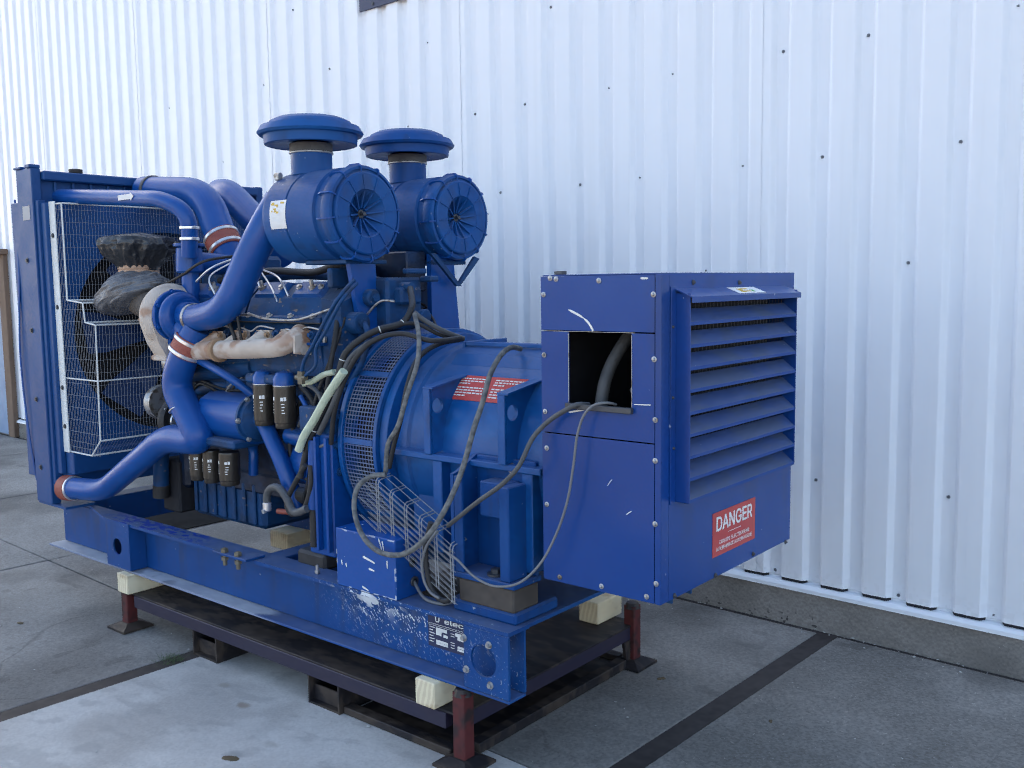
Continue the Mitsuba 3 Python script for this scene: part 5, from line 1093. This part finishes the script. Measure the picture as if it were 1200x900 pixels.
put(CB + "__inner_cable", tube([(-1.60, 2.75, 1.60), (-1.64, 2.60, 1.50), (-1.68, 2.52, 1.38), (-1.685, 2.48, 1.28), (-1.68, 2.46, 1.05)], 0.020, 14), "cable_grey", smooth=True)
for q in [(-1.853, 2.406, 1.613), (-1.452, 2.406, 1.612), (-1.853, 2.406, 1.422), (-1.449, 2.406, 1.424), (-1.851, 2.406, 1.241), (-1.445, 2.406, 1.246), (-1.846, 2.406, 1.123), (-1.445, 2.406, 1.125), (-1.848, 2.406, 0.939), (-1.445, 2.406, 0.935), (-1.799, 2.406, 0.707), (-1.637, 2.406, 0.708), (-1.474, 2.406, 0.708), (-1.441, 2.406, 0.754), (-1.642, 2.406, 1.654), (-1.826, 2.406, 1.664), (-1.803, 2.406, 1.661)]:
    put(CB + "__panel_screw", panscrew((q[0], Y0 - 0.0003, q[2]), (0, -1, 0), 0.0085), "steel", smooth=30)
for q in [(-1.427, 2.467, 1.307), (-1.427, 2.466, 1.516), (-1.427, 2.473, 1.155), (-1.427, 2.487, 0.699), (-1.427, 2.750, 0.697), (-1.427, 3.026, 0.704), (-1.427, 3.296, 0.687), (-1.427, 2.592, 1.645), (-1.427, 2.898, 1.642)]:
    put(CB + "__end_screw", panscrew((X1 + 0.0003, q[1], q[2]), (1, 0, 0), 0.008), "dark_screw", smooth=30)
# louvre box on the end
XL0, XL1 = X1 + 0.0005, X1 + 0.050
ly0, ly1, lz0, lz1 = 2.467, 3.250, 0.990, 1.614
LV = CB + "__louvre_frame"
put(LV, cat_(box(XL0, XL1, ly0 + 0.02, ly0 + 0.024, lz0, lz1, 0.001), box(XL0, XL1, ly1 - 0.004, ly1, lz0, lz1, 0.001), box(XL0, XL0 + 0.003, ly0 - 0.010, ly0 + 0.0195, lz0 - 0.005, lz1 + 0.02, 0.0008), box(XL0, XL1 - 0.004, ly0 + 0.0245, ly1 - 0.0045, lz0 - 0.002, lz0 + 0.002)), "cabinet_paint")
NB = 9
bp = (lz1 - 0.028 - lz0) / NB
def blade(zlow, lift, depth=0.046, th=0.003):
    xo = XL1 - 0.001; xi = xo - depth
    P = [(xo, zlow), (xo, zlow + 0.010), (xi, zlow + lift), (xi, zlow + lift - th), (xo - th, zlow + 0.010 - th), (xo - th, zlow)]
    m = prism(P, "y", ly0 + 0.0245, ly1 - 0.0045)
    return m
for i in range(NB):
    put(CB + "__louvre_blade", blade(lz0 + bp * i, 0.047), "louver_paint")
xo = XL1 + 0.012
put(CB + "__louvre_hood", cat_(prism([(xo, lz1 - 0.028), (xo, lz1 - 0.010), (XL0, lz1 + 0.014), (XL0, lz1 + 0.011), (xo - 0.003, lz1 - 0.013), (xo - 0.003, lz1 - 0.028)], "y", ly0 + 0.012, ly1 + 0.004)), "cabinet_paint")
ms = [wire((XL0 - 0.006, y, lz0), (XL0 - 0.006, y, 1.60), 0.0009, 3) for y in np.arange(ly0 + 0.03, ly1, 0.024)] + [wire((XL0 - 0.006, ly0 + 0.02, z), (XL0 - 0.006, ly1, z), 0.0009, 3) for z in np.arange(lz0, 1.60, 0.024)]
put(CB + "__louvre_mesh", cat_(*ms), "dark_screw", kind="stuff")
# sticker on the hood
hd = np.array([xo - XL0, 0, -0.024]); hd /= np.linalg.norm(hd); hn = np.array([0.024, 0, xo - XL0]); hn /= np.linalg.norm(hn)
ho = np.array([XL0, 0, lz1 + 0.014])
def hoodp(s, y, up): return ho + hd * s + hn * up + np.array([0, y, 0])
def hoodbox(s0, s1, y0, y1, u0, u1): return hull([hoodp(s, y, u) for s in (s0, s1) for y in (y0, y1) for u in (u0, u1)])
put(CB + "__hood_sticker", hoodbox(0.006, 0.055, 2.80, 2.99, 0.0004, 0.0012), "paper", label="white sticker on the louvre hood with a small coloured mark")
put(CB + "__sticker_print", cat_(hoodbox(0.020, 0.048, 2.835, 2.86, 0.0013, 0.0018), hoodbox(0.018, 0.026, 2.86, 2.91, 0.0013, 0.0018), hoodbox(0.036, 0.044, 2.865, 2.905, 0.0013, 0.0018)), "yellow_print")
put(CB + "__sticker_mark", hoodbox(0.030, 0.046, 2.915, 2.935, 0.0013, 0.0018), "green_print")
# DANGER plate
da, db = (-1.427, 2.723, 0.903), (-1.427, 3.040, 0.686)
dy0, dy1 = (-1.427, 2.728, 0.799)[1], (-1.427, 3.037, 0.790)[1]
dz0, dz1 = (-1.427, 2.729, 0.758)[2], (-1.427, 2.726, 0.904)[2]
DG = CB + "__danger_plate"
put(DG, box(X1 + 0.0004, X1 + 0.0016, dy0, dy1, dz0, dz1), "red_label", label="red plate reading DANGER in white capitals")
dw, dh = dy1 - dy0, dz1 - dz0
xt = X1 + 0.0017
ms = [text("DANGER", dh * 0.31, (xt, dy0 + dw * 0.08, dz0 + dh * 0.57), (0, 1, 0), (0, 0, 1), 0.0006, True, dw * 0.84),
      text("GROUPE ELECTROGENE", dh * 0.085, (xt, dy0 + dw * 0.15, dz0 + dh * 0.25), (0, 1, 0), (0, 0, 1), 0.0006, False, dw * 0.70),
      text("A DEMARRAGE AUTOMATIQUE", dh * 0.085, (xt, dy0 + dw * 0.08, dz0 + dh * 0.11), (0, 1, 0), (0, 0, 1), 0.0006, False, dw * 0.84),
      box(xt, xt + 0.0006, dy0 + dw * 0.35, dy0 + dw * 0.65, dz0 + dh * 0.45, dz0 + dh * 0.46)]
put(CB + "__danger_lettering", cat_(*ms), "white_print", label="white lettering DANGER, GROUPE ELECTROGENE A DEMARRAGE AUTOMATIQUE")
# white scratches on the near panels
sp = [np.array(p) for p in [(-1.757, 2.405, 1.566), (-1.725, 2.405, 1.553), (-1.699, 2.405, 1.540), (-1.680, 2.405, 1.525), (-1.664, 2.405, 1.502)]]
sm = [sweep(spline(sp, 0.01), [0.004 if i % 5 else 0.0015 for i in range(len(spline(sp, 0.01)))], 6)]
sm[0].vertices[:, 1] = 2.4060 + (sm[0].vertices[:, 1] - 2.4054) * 0.15 - 0.0004
put(CB + "__scratches", cat_(sm[0], *[hull([(a[0] + dx * w, 2.4062 - dy, a[2] + dz * w * 0.5) for dx, dz in ((1, 0), (-1, 0), (0, 1), (0, -1)) for dy in (0, 0.0012)] + [(b[0] + dx * w, 2.4062 - dy, b[2] + dz * w * 0.5) for dx, dz in ((1, 0), (-1, 0), (0, 1), (0, -1)) for dy in (0, 0.0012)]) for a, b, w in (((-1.516, 2.406, 1.287), (-1.463, 2.406, 1.289), 0.003), ((-1.754, 2.406, 1.246), (-1.682, 2.406, 1.262), 0.006), ((-1.614, 2.406, 1.030), (-1.598, 2.406, 1.050), 0.0012), ((-1.546, 2.406, 0.949), (-1.528, 2.406, 0.962), 0.002), ((-1.492, 2.406, 1.659), (-1.475, 2.406, 1.659), 0.006))]), "white_print", label="white scratches down to primer")
for y in (2.52, 2.64):
    put(CB + "__underside_bracket", box(-1.56, -1.455, y, y + 0.008, Z0 - 0.032, Z0 - 0.0005), "engine_paint")
put(CB + "__top_bracket", box(-1.835, -1.805, Y0 + 0.03, Y0 + 0.06, Z1 + 0.0005, Z1 + 0.012, 0.002), "dark_screw")

# ---- fixed hoses and harness on the engine
put(G + "drain_hose", tube([(-2.768, 2.360, 1.330), (-2.862, 2.360, 1.237), (-2.954, 2.360, 1.130), (-3.022, 2.360, 1.057), (-3.057, 2.360, 0.999)], 0.0165, 16), "pale_hose", smooth=50, label="pale green plastic hose slanting past the flywheel housing")
put(G + "drain_hose", tube([(-2.918, 2.440, 1.313), (-2.981, 2.440, 1.300), (-3.057, 2.440, 1.268), (-3.111, 2.440, 1.255)], 0.012, 12), "pale_hose", smooth=50, label="short pale hose by the fuel filters")
h0 = [(-2.749, 2.700, 1.635), (-2.645, 2.600, 1.557), (-2.652, 2.560, 1.506), (-2.695, 2.480, 1.483), (-2.748, 2.440, 1.451), (-2.802, 2.400, 1.394), (-2.827, 2.380, 1.309), (-2.880, 2.370, 1.208), (-2.970, 2.380, 1.100), (-3.041, 2.390, 1.006), (-3.079, 2.380, 0.882)]
HN = G + "wiring_harness"
put(HN, tube(h0, 0.0125, 12), "black_rubber", smooth=50, label="dark wiring harness looping over the flywheel housing")
put(HN + "__branch", tube([(a[0] + 0.02, a[1], a[2] - 0.025) for a in h0[3:9]], 0.011, 10), "cable_grey", smooth=50)
put(HN + "__branch", tube([(-2.482, 2.700, 1.444), (-2.495, 2.550, 1.442), (-2.601, 2.500, 1.468), (-2.677, 2.440, 1.447), (-2.739, 2.400, 1.383), (-2.799, 2.380, 1.278), (-2.854, 2.380, 1.169), (-2.905, 2.400, 1.035)], 0.010, 10), "black_rubber", smooth=50)
put(HN + "__branch", tube([(-2.514, 2.750, 1.438), (-2.533, 2.660, 1.471), (-2.606, 2.620, 1.517), (-2.631, 2.600, 1.544)], 0.010, 10), "cable_grey", smooth=50)
put(HN + "__branch", tube([(-2.514, 2.750, 1.434), (-2.556, 2.660, 1.458), (-2.610, 2.600, 1.499), (-2.651, 2.550, 1.500), (-2.717, 2.500, 1.468)], 0.008, 10), "black_rubber", smooth=50)
put(HN + "__branch", tube([(-2.992, 3.000, 1.566), (-2.956, 3.000, 1.551), (-2.988, 3.000, 1.536), (-2.883, 2.950, 1.516), (-2.810, 2.900, 1.483), (-2.757, 2.850, 1.458)], 0.006, 8), "black_rubber", smooth=50)
put(HN + "__branch", tube([(-3.043, 2.380, 0.938), (-3.119, 2.380, 0.849), (-3.174, 2.380, 0.764), (-3.149, 2.380, 0.725), (-3.064, 2.380, 0.758), (-3.015, 2.380, 0.855), (-3.011, 2.380, 0.942)], 0.011, 12), "black_rubber", smooth=50)
put(HN + "__branch", tube([(-3.029, 2.370, 0.765), (-3.113, 2.370, 0.739), (-3.159, 2.370, 0.789), (-3.208, 2.370, 0.825), (-3.260, 2.370, 0.819), (-3.291, 2.370, 0.786), (-3.294, 2.370, 0.749)], 0.016, 12), "cable_grey", smooth=50)
q = np.array((-3.294, 2.370, 0.742))
put(HN + "__plug", cat_(cyl(q + (0, 0, -0.025), q + (0, 0, 0.015), 0.018, 12, c=0.004), cyl(q + (0, -0.012, -0.022), q + (0, -0.022, -0.024), 0.010, 12)), "bright_clamp", smooth=35)
hs = spline(h0, 0.015)
for f in (0.22, 0.31, 0.47, 0.60, 0.78):
    i = int(f * len(hs))
    put(HN + "__tie", ring(hs[i], hs[i + 1] - hs[i - 1], 0.0115, 0.0138, 0.005, 16), "white_print", smooth=40)
put(HN + "__red_lead", tube([(-3.424, 2.520, 0.669), (-3.351, 2.520, 0.675), (-3.298, 2.520, 0.679)], 0.012, 10), "red_hose", smooth=50)

# ================================================================ loose things
def loose(key, P, r, m, label, n=12):
    put(key, tube(P, r, n), m, smooth=60, label=label, cat="cable")
loose("loose_cable", [(-2.204, 2.720, 1.410), (-2.195, 2.660, 1.420), (-2.177, 2.580, 1.401), (-2.156, 2.490, 1.334), (-2.146, 2.440, 1.251), (-2.151, 2.400, 1.167), (-2.163, 2.340, 1.013), (-2.184, 2.275, 0.891), (-2.256, 2.255, 0.790), (-2.374, 2.255, 0.716), (-2.513, 2.262, 0.709), (-2.607, 2.275, 0.760), (-2.676, 2.310, 0.839), (-2.684, 2.340, 0.904), (-2.640, 2.370, 0.943), (-2.587, 2.390, 0.952)], 0.0095, "cable_dirty", "thick dirt crusted cable looping from the alternator's top over the small junction box", 14)
loose("loose_cable_001", [(-2.607, 2.580, 1.538), (-2.527, 2.520, 1.456), (-2.488, 2.470, 1.366), (-2.490, 2.420, 1.261), (-2.527, 2.400, 1.135), (-2.574, 2.395, 1.068), (-2.598, 2.400, 0.959)], 0.0090, "cable_dirty", "dusty grey cable hanging down across the meshed air outlet", 12)
loose("loose_cable_002", [(-2.487, 2.720, 1.440), (-2.513, 2.600, 1.423), (-2.514, 2.500, 1.378), (-2.499, 2.430, 1.290), (-2.519, 2.410, 1.166), (-2.553, 2.405, 1.069), (-2.589, 2.410, 0.974)], 0.0095, "black_rubber", "dark cable beside the dusty one, hanging across the meshed air outlet", 12)
loose("loose_cable_003", [(-1.699, 2.430, 1.271), (-1.712, 2.385, 1.275), (-1.744, 2.375, 1.258), (-1.804, 2.370, 1.222), (-1.857, 2.350, 1.165), (-1.885, 2.310, 1.075), (-1.933, 2.290, 1.018), (-2.039, 2.285, 0.944), (-2.149, 2.300, 0.868), (-2.208, 2.320, 0.831)], 0.0078, "cable_grey", "dark grey cable running from the cabinet's cut-out past the alternator foot", 10)
loose("loose_cable_004", [(-1.598, 2.430, 1.278), (-1.605, 2.395, 1.287), (-1.635, 2.375, 1.282), (-1.670, 2.370, 1.254), (-1.698, 2.368, 1.188), (-1.713, 2.366, 1.089), (-1.737, 2.362, 0.965), (-1.780, 2.355, 0.851), (-1.823, 2.330, 0.761), (-1.883, 2.300, 0.698), (-1.971, 2.285, 0.674), (-2.060, 2.285, 0.689), (-2.144, 2.290, 0.733), (-2.212, 2.300, 0.749)], 0.0042, "cable_thin", "thin grey wire sagging from the cabinet's cut-out to the skid", 8)
loose("loose_cable_005", [(-2.299, 2.330, 0.827), (-2.327, 2.330, 0.737), (-2.325, 2.330, 0.661), (-2.303, 2.330, 0.588), (-2.266, 2.330, 0.559), (-2.225, 2.330, 0.561), (-2.200, 2.330, 0.609)], 0.010, "black_rubber", "black lead coiled inside the loose wire guard", 10)
loose("loose_cable_006", [(-2.256, 2.318, 0.806), (-2.311, 2.318, 0.743), (-2.334, 2.318, 0.678), (-2.328, 2.318, 0.617), (-2.295, 2.318, 0.578), (-2.255, 2.318, 0.568)], 0.005, "cable_thin", "thin grey lead curving inside the loose wire guard", 8)

# loose wire guard leaning on the rail beside the junction box
labels["loose_wire_guard"] = {"label": "bent grid of galvanised rods leaning aslant between junction box and alternator foot", "category": "wire guard"}
A_ = np.array((-2.195, 2.325, 0.761)); B_ = np.array((-2.182, 2.318, 0.561)); A2 = np.array((-2.597, 2.360, 0.934)); C_ = np.array((-2.196, 2.400, 0.768)); C2_ = np.array((-2.602, 2.430, 0.947)); D_ = np.array((-2.778, 2.405, 0.980))
L = A2 - A_
Lx = L * 1.30
Dn = B_ - A_
flg = C_ - A_
NW = 10; wback = np.array([0.0, 0.012, 0.0])
ms = []
for i in range(NW):
    s = i / (NW - 1)
    o = A_ + Dn * s
    lng = 1.0 if i < 2 else (1.18 if i % 3 else 1.32)
    ms.append(wire(o, o + L * lng, 0.0012, 6))
    if 0 < i: ms.append(wire(o + Dn / (NW - 1) * 0.22 + wback, o + Dn / (NW - 1) * 0.22 + wback + L * lng, 0.0010, 6))
put("loose_wire_guard__long_rods", cat_(*ms), "wire_steel", kind="stuff")
ms = [wire(A_ + flg * f, A_ + flg * f + L * 0.985, 0.0014, 6) for f in (0.55, 1.0)]
put("loose_wire_guard__flange_rods", cat_(*ms), "wire_steel", kind="stuff")
for i, t in enumerate(np.linspace(0.0, 1.0, 6)):
    o = A_ + L * t
    rodp = [o + flg * 1.0, o + flg * 0.12, o + Dn * 0.06, o + Dn * 1.0 * (1.0 if t < 0.75 else 1.0)]
    o2 = L / np.linalg.norm(L) * 0.014
    put("loose_wire_guard__cross_rod", cat_(sweep(fillet(rodp, 0.012, 0.006), 0.0019, 6), sweep(fillet([p + o2 for p in rodp], 0.012, 0.006), 0.0019, 6)), "wire_steel", smooth=50)
